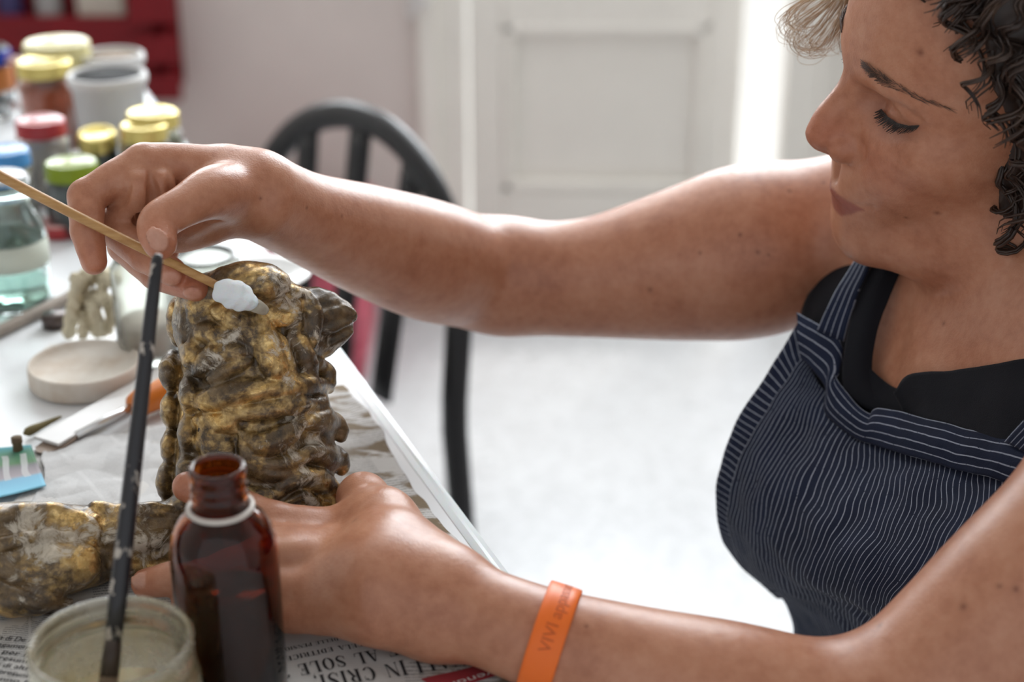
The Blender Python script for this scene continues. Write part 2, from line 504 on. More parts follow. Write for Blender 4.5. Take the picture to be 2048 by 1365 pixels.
# ================================================================ black hoop-back chair beyond the table
m_black = mat('black_lacquer', (0.014, 0.013, 0.014), 0.32, spec=0.5)
def chair_build():
    ctr = W(664, 420, 1.83); ctr = np.array([ctr[0], ctr[1], 0.0])
    ang = math.radians(-46)
    lx = np.array([math.cos(ang), math.sin(ang), 0]); ly = np.array([-lx[1], lx[0], 0])      # across, and away from the sitter's back
    hw = 0.195; top = 0.712
    ch = root('dining_chair', 'black round-backed slatted chair standing behind the table', 'chair', tuple(ctr))
    Pc = lambda x, y, z: ctr + lx * x + ly * y + np.array([0, 0, z])
    def back(z): return 0.05 * max(0.0, (z - 0.42)) / 0.3
    pts = []
    for z in np.linspace(0.0, 0.52, 14): pts.append(Pc(-hw - 0.02 + 0.02 * z / 0.52, back(z) + 0.02 * (1 - z / 0.52), z))
    for a in np.linspace(math.pi, 0, 33)[1:-1]:
        z = 0.52 + (top - 0.52) * math.sin(a); pts.append(Pc(hw * math.cos(a), back(z), z))
    for z in np.linspace(0.52, 0.0, 14): pts.append(Pc(hw + 0.02 - 0.02 * z / 0.52, back(z) + 0.02 * (1 - z / 0.52), z))
    part('hoop_frame', tube(np.array(pts), 0.0168, 14, flat=(ly, 0.8)), m_black, ch)
    for x in (-0.095, 0.0, 0.095):
        zt = 0.52 + (top - 0.52) * math.sqrt(1 - (x / hw) ** 2) - 0.004
        part('back_slat', tube(catmull([Pc(x * 0.8, back(0.40), 0.40), Pc(x * 0.9, back(0.52), 0.52), Pc(x, back(zt), zt)], 12), 0.0185, 10, flat=(ly, 0.4)), m_black, ch)
    part('seat', lathe([(0, 0.405), (0.165, 0.405), (0.178, 0.413), (0.178, 0.424), (0.168, 0.432), (0, 0.428)], Pc(0, -0.19, 0), 40), m_black, ch)
    for x in (-0.12, 0.12):
        part('leg', tube(np.array([Pc(x * 1.15, -0.31, 0), Pc(x, -0.28, 0.41)]), 0.014, 10), m_black, ch)
    part('stretcher', join(*[tube(np.array([Pc(x, -0.295, 0.2), Pc(x * 1.3, 0.015, 0.2)]), 0.008, 8) for x in (-0.125, 0.125)]), m_black, ch)
chair_build()
# stool under the restorer
m_wood = simple('beech', (0.42, 0.27, 0.14), 0.5, 14, 0.15)
st = root('stool', 'round wooden stool under the seated woman', 'stool', (0.42, 0.88, 0))
part('seat', lathe([(0, 0.375), (0.15, 0.375), (0.165, 0.383), (0.165, 0.397), (0.155, 0.405), (0, 0.403)], (0.42, 0.88, 0), 40), m_wood, st)
for i in range(4):
    a = math.pi / 4 + i * math.pi / 2
    part('leg', tube(np.array([(0.42 + 0.15 * math.cos(a), 0.88 + 0.15 * math.sin(a), 0), (0.42 + 0.11 * math.cos(a), 0.88 + 0.11 * math.sin(a), 0.376)]), 0.015, 10), m_wood, st)
# ================================================================ red crates
m_red = simple('red_crate_paint', (0.17, 0.002, 0.006), 0.5, 12, 0.15, 0.25)
m_red2 = simple('pinkish_red_crate_paint', (0.48, 0.09, 0.13), 0.5, 12, 0.15, 0.25)
def V2x(px, py, Y): return V2(px, py, Y)[0]
yf = 2.86
x1 = V2x(356, 100, yf); x0 = V2x(260, 60, yf); xl = -1.32
def zat(py, Y): return V2(300, py, Y)[2]
cr = root('red_crate', 'dark red slatted wooden crate hung on the wall above the table end', 'crate', ((xl + x1) / 2, YW, zat(200, yf)))
zb = zat(200, yf)
for p0, p1 in ((200, 150), (128, 72), (46, -12), (-34, -90)):
    z0, z1 = zat(p0, yf), zat(p1, yf)
    part('end_slat', box(((x0 + x1) / 2, yf, (z0 + z1) / 2), (x1 - x0, 0.014, z1 - z0), bev=0.003), m_red, cr, smooth=False)
    part('side_slat', box((x1 - 0.03, (yf + YW) / 2, (z0 + z1) / 2), (0.012, YW - yf - 0.012, z1 - z0), bev=0.003), m_red, cr, smooth=False)
for p0, p1 in ((200, 128), (104, 32)):
    z0, z1 = zat(p0, 2.88), zat(p1, 2.88)
    part('front_slat', box(((xl + x0) / 2, 2.88, (z0 + z1) / 2), (x0 - xl + 0.02, 0.014, z1 - z0), bev=0.003), m_red, cr, smooth=False)
part('back_board', box(((xl + x1) / 2, YW - 0.008, zb + 0.145), (x1 - xl - 0.02, 0.01, 0.27), bev=0.002), m_red, cr, smooth=False)
part('corner_post', box((x0 + 0.02, yf + 0.02, zb + 0.15), (0.03, 0.022, 0.30), bev=0.003), m_red, cr, smooth=False)
part('base_board', box(((xl + x1) / 2, (2.89 + YW) / 2, zb + 0.005), (x1 - xl - 0.06, YW - 2.89 - 0.002, 0.012), bev=0.002), m_red, cr, smooth=False)
part('left_side', box((xl, (2.88 + YW) / 2, zb + 0.12), (0.014, YW - 2.88, 0.24), bev=0.002), m_red, cr, smooth=False)
m_navy = simple('dark_blue_tin', (0.05, 0.04, 0.12), 0.4); m_gr = simple('grey_tin', (0.36, 0.34, 0.33), 0.4); m_bg = simple('beige_card', (0.46, 0.40, 0.34), 0.7)
for px, w_, h_, m, nm, lb_, cat in ((20, 0.05, 0.22, m_navy, 'paint_tin', 'dark blue tin in the left of the red wall crate', 'tin'), (98, 0.05, 0.20, m_gr, 'paint_tin', 'grey tin in the middle of the red wall crate', 'tin')):
    c_ = (V2x(px, 15, 2.912), 2.912, zb + 0.011)
    o = root(nm, lb_, cat, c_)
    part('can', lathe([(0, 0), (w_ / 2, 0), (w_ / 2, 0.004), (w_ / 2 - .002, .006), (w_ / 2 - .002, h_ - .008), (w_ / 2, h_ - .004), (w_ / 2, h_), (w_ / 2 - .006, h_), (w_ / 2 - .006, h_ - .004), (0, h_ - .004)], c_, 32), m, o)
    part('lid', lathe([(0, h_ - .004), (w_ / 2 - .007, h_ - .004), (w_ / 2 - .007, h_ + .001), (0, h_ + .001)], c_, 32), m_gr, o)
c_ = (V2x(208, 15, 2.912), 2.912, zb + 0.011)
o = root('card_box', 'beige card box in the right of the red wall crate', 'box', c_)
part('carton', box((c_[0], c_[1], c_[2] + 0.10), (0.085, 0.05, 0.20), bev=0.002), m_bg, o, smooth=False)
part('flap', box((c_[0], c_[1] - 0.01, c_[2] + 0.2015), (0.083, 0.025, 0.003), bev=0.0008), m_bg, o, smooth=False)
fx1 = T(730, 765, 0)[0]; fy = 2.56
fc = root('red_crate', 'pinkish red wooden crate on the floor behind the black chair', 'crate', (fx1 - 0.17, fy + 0.14, 0))
for k in range(4):
    z = 0.035 + k * 0.07
    part('front_slat', box((fx1 - 0.17, fy, z), (0.34, 0.012, 0.055), bev=0.002), m_red2, fc, smooth=False)
    part('back_slat', box((fx1 - 0.17, fy + 0.28, z), (0.34, 0.012, 0.055), bev=0.002), m_red2, fc, smooth=False)
    for xx in (fx1 - 0.006, fx1 - 0.334):
        part('side_slat', box((xx, fy + 0.14, z), (0.012, 0.268, 0.055), bev=0.002), m_red2, fc, smooth=False)
part('base_board', box((fx1 - 0.17, fy + 0.14, 0.006), (0.33, 0.27, 0.012)), m_red2, fc, smooth=False)
for xx in (fx1 - 0.022, fx1 - 0.318):
    for yy in (fy + 0.014, fy + 0.266):
        part('corner_post', box((xx, yy, 0.14), (0.02, 0.018, 0.28)), m_red2, fc, smooth=False)
# ================================================================ the work table
m_top = mat('white_laminate', (0.74, 0.75, 0.76), 0.35)
t = NT(m_top); co = t.coord()
t.out(Base__Color=t.mix(t.math('GREATER_THAN', t.noise(co, 22, 6, 0.7), 0.62), t.ramp(t.noise(co, 5, 5), [(0.3, (0.70, 0.71, 0.72)), (0.7, (0.78, 0.79, 0.80))]), (0.68, 0.66, 0.62)))
m_edge = mat('milky_edge_strip', (0.80, 0.82, 0.83), 0.25, sss=0.3)
m_steel = simple('grey_steel', (0.45, 0.45, 0.46), 0.35, 9, 0.05)
E0 = T(984, 1128); E1 = T(268, 160)                 # two points of the right-hand edge
ed = (E1 - E0)[:2]; ed /= np.linalg.norm(ed)         # along the edge, away from the lens
en = np.array([-ed[1], ed[0]])                       # across the table, to the left
def TP(u, w, z): return np.array([E0[0] + ed[0] * u + en[0] * w, E0[1] + ed[1] * u + en[1] * w, z])
u0, u1, wd = -0.62, float(np.dot((T(275, 166) - E0)[:2], ed)) + 0.03, 0.95
Rt = np.c_[np.r_[ed, 0], np.r_[en, 0], [0, 0, 1]]
tb = root('work_table', 'long white work table covered with jars and newspaper', 'table', tuple(TP((u0 + u1) / 2, wd / 2, 0)))
part('tabletop', box(TP((u0 + u1) / 2, wd / 2, TABLE - 0.0135), (u1 - u0, wd, 0.025), Rt, 0.004), m_top, tb, smooth=False)
part('edge_strip', box(TP((u0 + u1) / 2, -0.0005, TABLE - 0.013), (u1 - u0, 0.012, 0.028), Rt, 0.005), m_edge, tb, smooth=False)
part('apron_frame', join(*[box(TP((u0 + u1) / 2, w, TABLE - 0.06), (u1 - u0 - 0.14, 0.02, 0.06), Rt, 0.003) for w in (0.06, wd - 0.06)]), m_steel, tb, smooth=False)
for u in (u0 + 0.07, u1 - 0.07):
    for w in (0.075, wd - 0.075):
        part('leg', lathe([(0, 0), (0.022, 0), (0.022, 0.02), (0.018, 0.03), (0.018, TABLE - 0.026), (0, TABLE - 0.026)], TP(u, w, 0), 16), m_steel, tb)
# ================================================================ gilded lion carving
RC = np.c_[(1, 0, 0), (0, sp, cp), (0, cp, -sp)]          # right, up, away as the lens sees them
def pe(px, py, d, rx_, ry_, rz, k=4, op='u', roll=0.0):
    """ellipsoid with radii in pixels at distance d"""
    c_, s_ = math.cos(roll), math.sin(roll); Rr = RC @ np.array([[c_, -s_, 0], [s_, c_, 0], [0, 0, 1]])
    return ell(W(px, py, d), np.array([rx_, ry_, rz]) * d / FPX, Rr, k / 1000, op)
def pl_(pts, k=4, op='u'):
    return limb([W(x, y, d) for x, y, d, r in pts], [r * d / FPX for x, y, d, r in pts], k / 1000, op)
LB = [pl_([(505, 1075, .905, 155), (508, 1000, .904, 160), (508, 900, .901, 152), (500, 770, .896, 136), (480, 660, .891, 110)], 10)]
LB += [pe(495, 590, .880, 96, 66, 80, 10), pe(405, 640, .884, 58, 80, 70, 10), pe(570, 660, .892, 62, 78, 70, 12)]
LB += [pl_([(590, 640, .898, 62), (640, 632, .903, 50), (676, 630, .906, 32), (690, 630, .907, 22)], 8)]
LB += [pl_([(606, 690, .900, 44), (642, 688, .904, 30), (672, 674, .906, 22), (694, 660, .907, 13)], 6)]
LB += [pl_([(600, 594, .898, 17), (640, 592, .900, 15), (662, 598, .902, 12)], 4)]
LL = []
def lock(pl, r, sink=0.35, k=1.1, op='u', prims=None):
    """a lock of mane along a pixel polyline, laid on the carved core"""
    pr = prims or LB
    P_ = catmull([(x, y) for x, y in pl], len(pl) * 2 - 1); rr = catmull(np.array(r, float)[:, None], len(P_))[:, 0]
    pts = []
    for (x, y), q_ in zip(P_, rr):
        d = march(x, y, pr, 0.70, 1.1); pts.append((x, y, d + q_ * d / FPX * sink, q_))
    LL.append(pl_(pts, k, op))
# back rim of curls, down the left side
for x, y, a_, b_ in [(362, 642, 28, 56), (347, 742, 27, 44), (348, 820, 25, 42), (347, 895, 24, 40), (338, 962, 24, 40), (340, 1030, 24, 40)]:
    LL.append(pe(x, y, .905, a_, b_, 60, 2))
for x, y, a_, b_ in [(400, 620, 32, 52), (392, 706, 30, 44), (386, 790, 28, 44), (382, 868, 26, 42), (380, 940, 26, 38), (376, 1004, 26, 38)]:
    LL.append(pe(x, y, .876, a_, b_, 60, 2.5))
# crown, forehead, eye and cheek
lock([(646, 662), (672, 654), (698, 643)], [8, 11, 8], 0.1)                                       # lip
lock([(636, 684), (660, 680), (684, 668), (712, 650)], [5, 7, 7, 6], -0.2, 2, 's')                # mouth
lock([(598, 616), (640, 612), (676, 608)], [5, 7, 4], -0.2, 3, 's')
lock([(690, 616), (704, 626), (708, 638)], [8, 10, 7], 0.2)
lock([(632, 610), (636, 650), (628, 700)], [4, 6, 5], -0.3, 3, 's')
LL += [pe(498, 568, .866, 84, 46, 64, 3), pe(424, 592, .872, 40, 48, 50, 3)]
lock([(553, 528), (580, 556), (590, 590), (600, 640)], [3, 5, 5, 3], -0.2, 3, 's')
lock([(586, 584), (612, 606), (626, 640), (622, 690)], [16, 24, 22, 14], 0.05)
lock([(560, 590), (584, 610), (590, 650), (580, 690)], [10, 15, 15, 8], 0.2)
lock([(538, 622), (560, 640), (580, 636), (592, 622)], [12, 17, 14, 8], -0.1)                             # lid
lock([(540, 662), (562, 676), (588, 664)], [9, 12, 7], 0.0)
lock([(566, 648), (572, 690), (590, 752)], [4, 5, 4], -0.3, 3, 's')
lock([(600, 690), (612, 730), (622, 770)], [22, 26, 14], 0.1); lock([(560, 690), (572, 730), (590, 770)], [18, 22, 10], 0.1)
lock([(632, 728), (654, 744), (664, 766)], [16, 17, 9], -0.2)
# locks of the mane
lock([(520, 640), (530, 690), (548, 735), (570, 755)], [20, 34, 30, 14], 0.05)
lock([(440, 622), (470, 640), (500, 670), (508, 700)], [20, 30, 26, 12], 0.1)
lock([(498, 702), (460, 706), (418, 722), (396, 752)], [10, 24, 28, 14], 0.0)
lock([(500, 722), (466, 734), (436, 752), (420, 772)], [9, 18, 20, 10], 0.0)
lock([(404, 664), (440, 672), (480, 690)], [18, 26, 12], 0.1)
lock([(372, 742), (410, 770), (450, 780), (490, 766)], [3, 6, 6, 3], -0.4, 3, 's')
lock([(384, 800), (430, 800), (490, 782), (550, 778), (610, 770), (656, 776)], [16, 28, 26, 22, 24, 14], 0.05)
lock([(400, 842), (450, 846), (476, 830), (520, 824), (580, 812), (640, 812)], [16, 26, 20, 20, 24, 16], 0.1)
lock([(470, 860), (462, 820), (490, 800)], [10, 16, 10], -0.1)
lock([(400, 890), (420, 870), (430, 910), (416, 950)], [14, 26, 26, 12], 0.05)
lock([(446, 880), (452, 920), (446, 960)], [16, 26, 14], 0.0)
lock([(500, 880), (530, 890), (570, 870), (606, 838)], [16, 26, 26, 14], -0.1)
lock([(600, 846), (630, 842), (664, 848), (680, 862)], [12, 22, 25, 18], -0.2)
lock([(655, 842), (672, 856), (680, 872)], [18, 20, 14], -0.2)
lock([(486, 868), (492, 905), (530, 930), (580, 925), (620, 905), (650, 915), (676, 922)], [9, 15, 18, 18, 20, 26, 22], 0.0)
lock([(480, 900), (500, 935), (540, 950), (590, 945), (620, 960)], [8, 13, 15, 15, 9], 0.0)
lock([(652, 902), (676, 918), (684, 938)], [20, 22, 14], -0.2)
lock([(560, 905), (600, 886), (634, 884)], [4, 6, 4], -0.4, 3, 's'); lock([(480, 845), (540, 852), (600, 826)], [4, 6, 4], -0.4, 3, 's'); LL.append(pe(632, 862, .894, 36, 88, 60, 3)); LL.append(pe(622, 960, .894, 44, 70, 60, 3))
lock([(455, 960), (480, 990), (520, 998), (560, 985)], [16, 26, 24, 10], 0.05)
lock([(560, 975), (604, 954), (645, 968), (664, 1004), (650, 1034)], [12, 22, 26, 24, 12], 0.0)
lock([(575, 1006), (605, 992), (630, 1012), (628, 1040)], [8, 12, 13, 8], 0.0)
lock([(500, 1010), (545, 1022), (590, 1036)], [16, 22, 12], 0.1); lock([(400, 970), (420, 1016), (410, 1064)], [16, 24, 14], 0.1); lock([(440, 995), (460, 1036), (452, 1074)], [14, 20, 12], 0.1)
for pl in ([(368, 620), (372, 700), (367, 780), (365, 860), (362, 940), (356, 1020)], [(428, 850), (424, 910), (432, 960)], [(560, 960), (620, 944), (670, 962)], [(510, 700), (516, 740), (540, 768)], [(470, 860), (472, 920), (486, 960)]):
    lock(pl, [2.5, 4] + [4] * (len(pl) - 3) + [2.5], -0.5, 2, 's')
# foot that runs to the left along the table
FB = [pl_([(-70, 1120, .838, 104), (30, 1108, .842, 104), (120, 1100, .848, 92), (220, 1088, .858, 74), (330, 1078, .872, 76), (430, 1080, .888, 86)], 8), pe(40, 1195, .822, 90, 40, 60, 8)]
FL = []
def flock(*a, **k):
    n0 = len(LL); lock(*a, prims=FB, **k); FL.extend(LL[n0:]); del LL[n0:]
FL += [pe(112, 1136, .828, 92, 56, 50, 2.5, roll=0.18), pe(20, 1200, .815, 60, 28, 40, 3)]
flock([(-40, 1052), (40, 1030), (110, 1028), (175, 1050), (206, 1085)], [16, 22, 22, 18, 10])
flock([(-40, 1098), (30, 1085), (90, 1070), (150, 1072)], [14, 18, 16, 8])
flock([(190, 1015), (240, 1030), (300, 1024), (350, 1030)], [14, 22, 20, 16]); flock([(215, 1075), (270, 1085), (330, 1075)], [14, 24, 18]); flock([(220, 1130), (270, 1140), (340, 1130)], [12, 18, 12])
flock([(-30, 1160), (20, 1185), (80, 1210), (140, 1205)], [14, 16, 14, 8])
flock([(208, 1060), (200, 1110), (214, 1160)], [3, 5, 3], sink=-0.3, k=3, op='s'); flock([(-30, 1075), (60, 1055), (140, 1055)], [3, 4, 3], sink=-0.3, k=3, op='s')

m_gold = mat('worn_gilding', (0.55, 0.34, 0.10), 0.35)
t = NT(m_gold); co = t.coord()
n1 = t.noise(co, 38, 8, 0.7, 0.6); n2 = t.noise(co, 90, 8, 0.75, 1.0); n3 = t.noise(co, 17, 4, 0.6)
streak = t.n('ShaderNodeMapping'); streak.inputs['Scale'].default_value = (60, 60, 260); t.link(co, streak.inputs['Vector'])
n4 = t.noise(streak.outputs[0], 1.0, 6, 0.7, 1.5)
n5 = t.noise(co, 210, 6, 0.7, 0.5); n6 = t.noise(co, 24, 7, 0.6, 1.2)
gold = t.ramp(n5, [(0.34, (0.42, 0.24, 0.075)), (0.5, (0.68, 0.43, 0.15)), (0.66, (0.88, 0.63, 0.28))])
bole = t.ramp(t.math('ADD', t.math('MULTIPLY', n1, 0.6), t.math('MULTIPLY', n5, 0.4)), [(0.38, (0.034, 0.020, 0.009)), (0.5, (0.105, 0.064, 0.027)), (0.62, (0.21, 0.135, 0.062))])
gesso = t.ramp(n2, [(0.35, (0.30, 0.23, 0.155)), (0.6, (0.62, 0.55, 0.45))])
wear = t.math('ADD', t.math('MULTIPLY', n6, 0.76), t.math('ADD', t.math('MULTIPLY', n5, 0.12), t.math('MULTIPLY', n4, 0.12)))
gm = t.ramp(wear, [(0.48, (0, 0, 0)), (0.60, (1, 1, 1))])
wm = t.ramp(t.math('ADD', t.math('MULTIPLY', n3, 0.62), t.math('MULTIPLY', n2, 0.38)), [(0.525, (0, 0, 0)), (0.565, (1, 1, 1))])
col = t.mix(gm, bole, gold); col = t.mix(t.math('MULTIPLY', wm, 0.9), col, gesso)
hole = t.n('ShaderNodeTexVoronoi', Scale=75.0); t.link(co, hole.inputs['Vector'])
hr = t.n('ShaderNodeSeparateColor'); t.link(hole.outputs['Color'], hr.inputs[0])
hm = t.math('MULTIPLY', t.math('LESS_THAN', hole.outputs['Distance'], 0.085), t.math('GREATER_THAN', hr.outputs[0], 0.80))   # worm holes
col = t.mix(hm, col, (0.015, 0.010, 0.008))
metal = t.math('MULTIPLY', gm, t.math('SUBTRACT', 1.0, wm))
t.out(Base__Color=col, Metallic=t.math('MULTIPLY_ADD', metal, 0.8, 0.12), Roughness=t.math('MULTIPLY_ADD', n2, 0.26, t.math('MULTIPLY_ADD', gm, -0.06, 0.15)), Coat__Weight=0.25, Coat__Roughness=0.18,
      Normal=t.bump(t.math('ADD', t.math('ADD', n2, t.math('MULTIPLY', n4, 0.35)), t.math('MULTIPLY', t.math('SUBTRACT', wm, hm), 0.5)), 0.5, 0.0011))
cut_table = lambda P, S_: np.maximum(S_ + 0.0004 * np.sin(P[:, 0] * 420 + 3 * np.sin(P[:, 2] * 210)) * np.sin(P[:, 2] * 380 + P[:, 1] * 300), (TABLE + 0.0005 - P[:, 2]))
lp, lq = sculpt(LB + LL + FB + FL, (-0.36, 0.62, 0.745), (-0.06, 0.98, 0.99), 0.0010, cut_table)
lion = fast_mesh('lion_carving', lp, lq, m_gold, None, tuple(np.r_[T(480, 1080)[:2], TABLE]))
tag(lion, 'worn gilded wooden lion carving with curled mane, held on the newspaper', 'carving')
# ================================================================ the restorer
person = root('person', 'woman in navy striped apron leaning over the table, holding a cotton swab', 'person', (0.36, 0.86, 0.0))
PL = tuple(person.location)
m_skin = mat('skin', (0.46, 0.26, 0.175), 0.42, spec=0.5, sss=0.12)
m_skin.node_tree.nodes['Principled BSDF'].inputs['Subsurface Radius'].default_value = (1.0, 0.35, 0.2)
m_skin.node_tree.nodes['Principled BSDF'].inputs['Subsurface Scale'].default_value = 0.006
t = NT(m_skin); co = t.coord()
att = t.n('ShaderNodeAttribute', _attribute_name='tint')
base = t.ramp(t.math('ADD', t.math('MULTIPLY', t.noise(co, 26, 6, 0.65), 0.6), t.math('MULTIPLY', t.noise(co, 150, 4, 0.6), 0.4)), [(0.36, (0.36, 0.140, 0.076)), (0.5, (0.44, 0.192, 0.110)), (0.64, (0.50, 0.240, 0.146))])
vo = t.n('ShaderNodeTexVoronoi', Scale=38.0); t.link(co, vo.inputs['Vector'])
rnd = t.n('ShaderNodeSeparateColor'); t.link(vo.outputs['Color'], rnd.inputs[0])
spot = t.math('MULTIPLY', t.math('LESS_THAN', vo.outputs['Distance'], t.math('MULTIPLY_ADD', rnd.outputs[1], 0.020, 0.012)), t.math('GREATER_THAN', rnd.outputs[0], 0.70))
base = t.mix(t.math('MULTIPLY', spot, 0.75), base, (0.13, 0.05, 0.03))
base = t.mix(1.0, base, att.outputs['Color'], 'MULTIPLY')
pore = t.n('ShaderNodeTexVoronoi', Scale=900.0); t.link(co, pore.inputs['Vector'])
hgt = t.math('ADD', t.math('MULTIPLY', pore.outputs['Distance'], 0.5), t.noise(co, 260, 4))
t.out(Base__Color=base, Normal=t.bump(hgt, 0.22, 0.0007), Roughness=t.math('MULTIPLY_ADD', t.noise(co, 90, 3), 0.2, 0.27))

S = []                                    # the body, one volume
# --- head frame: x to her left, y forward, z up, millimetres, origin at the bridge of the nose
HR = np.array([[0.1353, -0.9866, -0.0909], [-0.9452, -0.1009, -0.3106], [-0.2973, -0.1280, 0.9462]])
HT = np.array([0.19021, 0.86429, CAMZ - 0.22235])
def H(x, y, z): return HT + HR @ (np.array([x, y, z], float) / 1000)
def he(c, r, k=8, op='u', R=None): return ell(H(*c), np.array(r) / 1000, HR if R is None else HR @ R, k / 1000, op)
def hc(pts, rad, k=6, op='u'): return chain([H(*p) for p in pts], [r / 1000 for r in rad], k / 1000, op)
def rx(a): c_, s_ = math.cos(a), math.sin(a); return np.array([[1, 0, 0], [0, c_, -s_], [0, s_, c_]])
# torso, neck and shoulders
SHR = W(1655, 455, 1.085); SHL = W(2330, 930, 0.765)
NB = np.array([0.335, 0.880, 0.885])
S += [ell((0.330, 0.87, 0.735), (0.112, 0.150, 0.19), None, 0.03), ell((0.38, 0.87, 0.55), (0.115, 0.150, 0.2), None, 0.06)]
S += [rc(NB, SHR + (0.03, -0.01, 0.005), 0.052, 0.052, 0.05), rc(NB, SHL + (0.03, 0.01, 0.005), 0.052, 0.050, 0.05)]
S += [rc(H(0, -100, -60), NB, 0.050, 0.055, 0.03), rc(W(1806, 600, 1.01), W(1796, 770, 1.0), .022, .030, .03)]
S += [rc((0.258, 0.885, 0.838), (0.285, 0.77, 0.858), 0.008, 0.008, 0.02), rc((0.256, 0.905, 0.838), (0.245, 0.98, 0.852), 0.008, 0.010, 0.02)]  # collar bones
# right arm (far side), shoulder to wrist
ra = [(1670, 482, 1.083, .051), (1600, 484, 1.088, .0550), (1500, 503, 1.09, .0598), (1400, 523, 1.092, .0545), (1300, 540, 1.094, .0480), (1200, 554, 1.096, .0420),
      (1100, 558, 1.098, .0395), (1010, 553, 1.098, .0390), (940, 543, 1.09, .0392), (850, 519, 1.05, .0400), (728, 478, 1.00, .0345), (608, 434, .945, .0272), (520, 392, .905, .0252)]
P_ = [W(*q[:3]) for q in ra]
S += [limb(P_[:8], [q[3] for q in ra[:8]], 0.02, n=56), limb(P_[7:], [q[3] for q in ra[7:]], 0.012, n=41)]
# left arm (near side)
la = [(2330, 930, .765, .056), (2180, 1070, .762, .0455), (2030, 1208, .764, .0425), (1930, 1302, .766, .0405), (1800, 1420, .768, .0385), (1735, 1470, .77, .0375)]
S += [limb([W(*q[:3]) for q in la], [q[3] for q in la], 0.02)]
lf = [(1735, 1470, .77, .0375), (1600, 1437, .77, .0385), (1450, 1398, .77, .0375), (1300, 1352, .772, .0325), (1180, 1310, .773, .0278), (1075, 1275, .775, .0250), (960, 1232, .785, .0240), (875, 1203, .795, .0246)]
S += [limb([W(*q[:3]) for q in lf], [q[3] for q in lf], 0.022)]

# --- hands.  every finger is a chain of joints (px, py, distance, radius)
def finger(js, k=0.003, fat=True):
    p = [W(*j[:3]) for j in js]; r = [j[3] for j in js]
    out = chain(p, r, k)
    if fat:                                # soft pads between the joints
        for a, b, ra_, rb_ in zip(p[:-1], p[1:], r[:-1], r[1:]):
            out.append(ell(a * 0.5 + b * 0.5, (min(ra_, rb_) * 1.02,) * 2 + (np.linalg.norm(b - a) * 0.42,), frame(b - a), k))
    return out
NAILS = []
def nail(px, py, d, ax, nrm, w, l):
    """plate at a pixel; ax and nrm are pixel-depth directions (towards the tip, outwards)"""
    c = W(px, py, d); a = W(px + ax[0], py + ax[1], d + ax[2]) - c; nn = W(px + nrm[0], py + nrm[1], d + nrm[2]) - c
    Rn = frame(nn, a); NAILS.append((c, Rn, np.array([l, w, 0.0035])))
    return ell(c, (l, w, 0.0016), Rn, 0.0012)
# right hand, pinching the stick between thumb and middle finger
WR = (505, 382, .903, .0248)
S += chain([W(*q[:3]) for q in [(520, 390, .905, .0252), WR, (455, 360, .905, .0225)]], [.0240, .0232, .0200], 0.004)
S += [limb([W(*WR[:3]), W(455, 358, .898), W(392, 340, .892), W(330, 327, .884), W(288, 326, .878)], [.0205, .0172, .0145, .0116, .0108], 0.006)]      # index ray
S += [limb([W(*WR[:3]), W(400, 345, .906), W(290, 328, .900)], [.0195, .0142, .0112], 0.006)]      # middle ray
S += [limb([W(*WR[:3]), W(405, 350, .922), W(305, 336, .922)], [.0190, .0138, .0112], 0.006)]
S += [limb([W(*WR[:3]), W(418, 362, .932), W(335, 352, .940)], [.0180, .0130, .0104], 0.006)]
S += finger([(288, 327, .878, .0112), (172, 394, .866, .0098), (174, 462, .857, .0088), (188, 524, .855, .0071)], 0.0022)      # index, lifted
S += [limb([W(290, 330, .888), W(277, 372, .8705), W(268, 408, .876), W(240, 444, .880)], [.0095, .0104, .0104, .0100], 0.002)]   # middle, first bone
S += [limb([W(318, 334, .892), W(321, 366, .874), W(329, 394, .880)], [.0085, .0082, .0066], 0.002)]                          # ring, first bone
S += finger([(238, 446, .883, .0104), (228, 456, .880, .0103), (290, 513, .8655, .0090), (344, 544, .8560, .0078)], 0.0012)   # middle
S += finger([(330, 400, .905, .0100), (250, 492, .897, .0098), (312, 549, .881, .0088), (392, 577, .8600, .0073)], 0.0012)      # ring
S += finger([(345, 380, .942, .0100), (285, 455, .935, .0085), (310, 495, .925, .0078), (335, 505, .918, .0066)])                              # little
def scarve(pl, r, k, sink=0.0):
    HP = list(S)
    S.append(limb([W(x, y, march(x, y, HP, 0.76, 1.0) + sink) for x, y in pl], r, k, 's'))
scarve([(258, 350), (254, 374), (242, 402), (220, 414)], [.0010, .0026, .0032, .0014], 0.0014)
scarve([(300, 344), (303, 368), (306, 396), (300, 420)], [.0012, .0030, .0040, .0024], 0.0014, 0.0008)
scarve([(338, 348), (342, 372), (346, 396)], [.0008, .0022, .0026], 0.0015)
scarve([(264, 430), (288, 432), (312, 422), (334, 404)], [.0024, .0075, .0085, .0040], 0.002, 0.007)
# thumb: the end joint turns down onto the stick
S += [limb([W(474, 388, .893), W(425, 386, .866), W(370, 412, .850), W(322, 440, .842), W(314, 462, .838), W(320, 486, .833)], [.0185, .0146, .0112, .0108, .0104, .0090], 0.006, n=46)]
S += [limb([W(455, 405, .902), W(420, 440, .900), W(362, 474, .900), W(345, 478, .902)], [.0180, .0142, .0092, .0070], 0.008)]      # heel of the palm
S += [limb([W(425, 395, .882), W(385, 432, .885), W(352, 462, .892)], [.013, .0115, .0085], 0.006)]
S += [limb([W(392, 452, .874), W(420, 446, .872), W(446, 428, .876)], [.0006, .0009, .0006], 0.004, 's')]
S += [nail(315, 479, .8232, (28, 42, -.006), (-6, -6, -.02), .0056, .0076)]
S += [nail(341, 557, .8508, (60, 25, -.008), (-10, 24, -.010), .0046, .0058), nail(384, 586, .8540, (70, 18, -.006), (-6, 28, -.008), .0042, .0056), nail(173, 524, .853, (14, 62, 0), (-34, 4, -.003), .0042, .0058)]
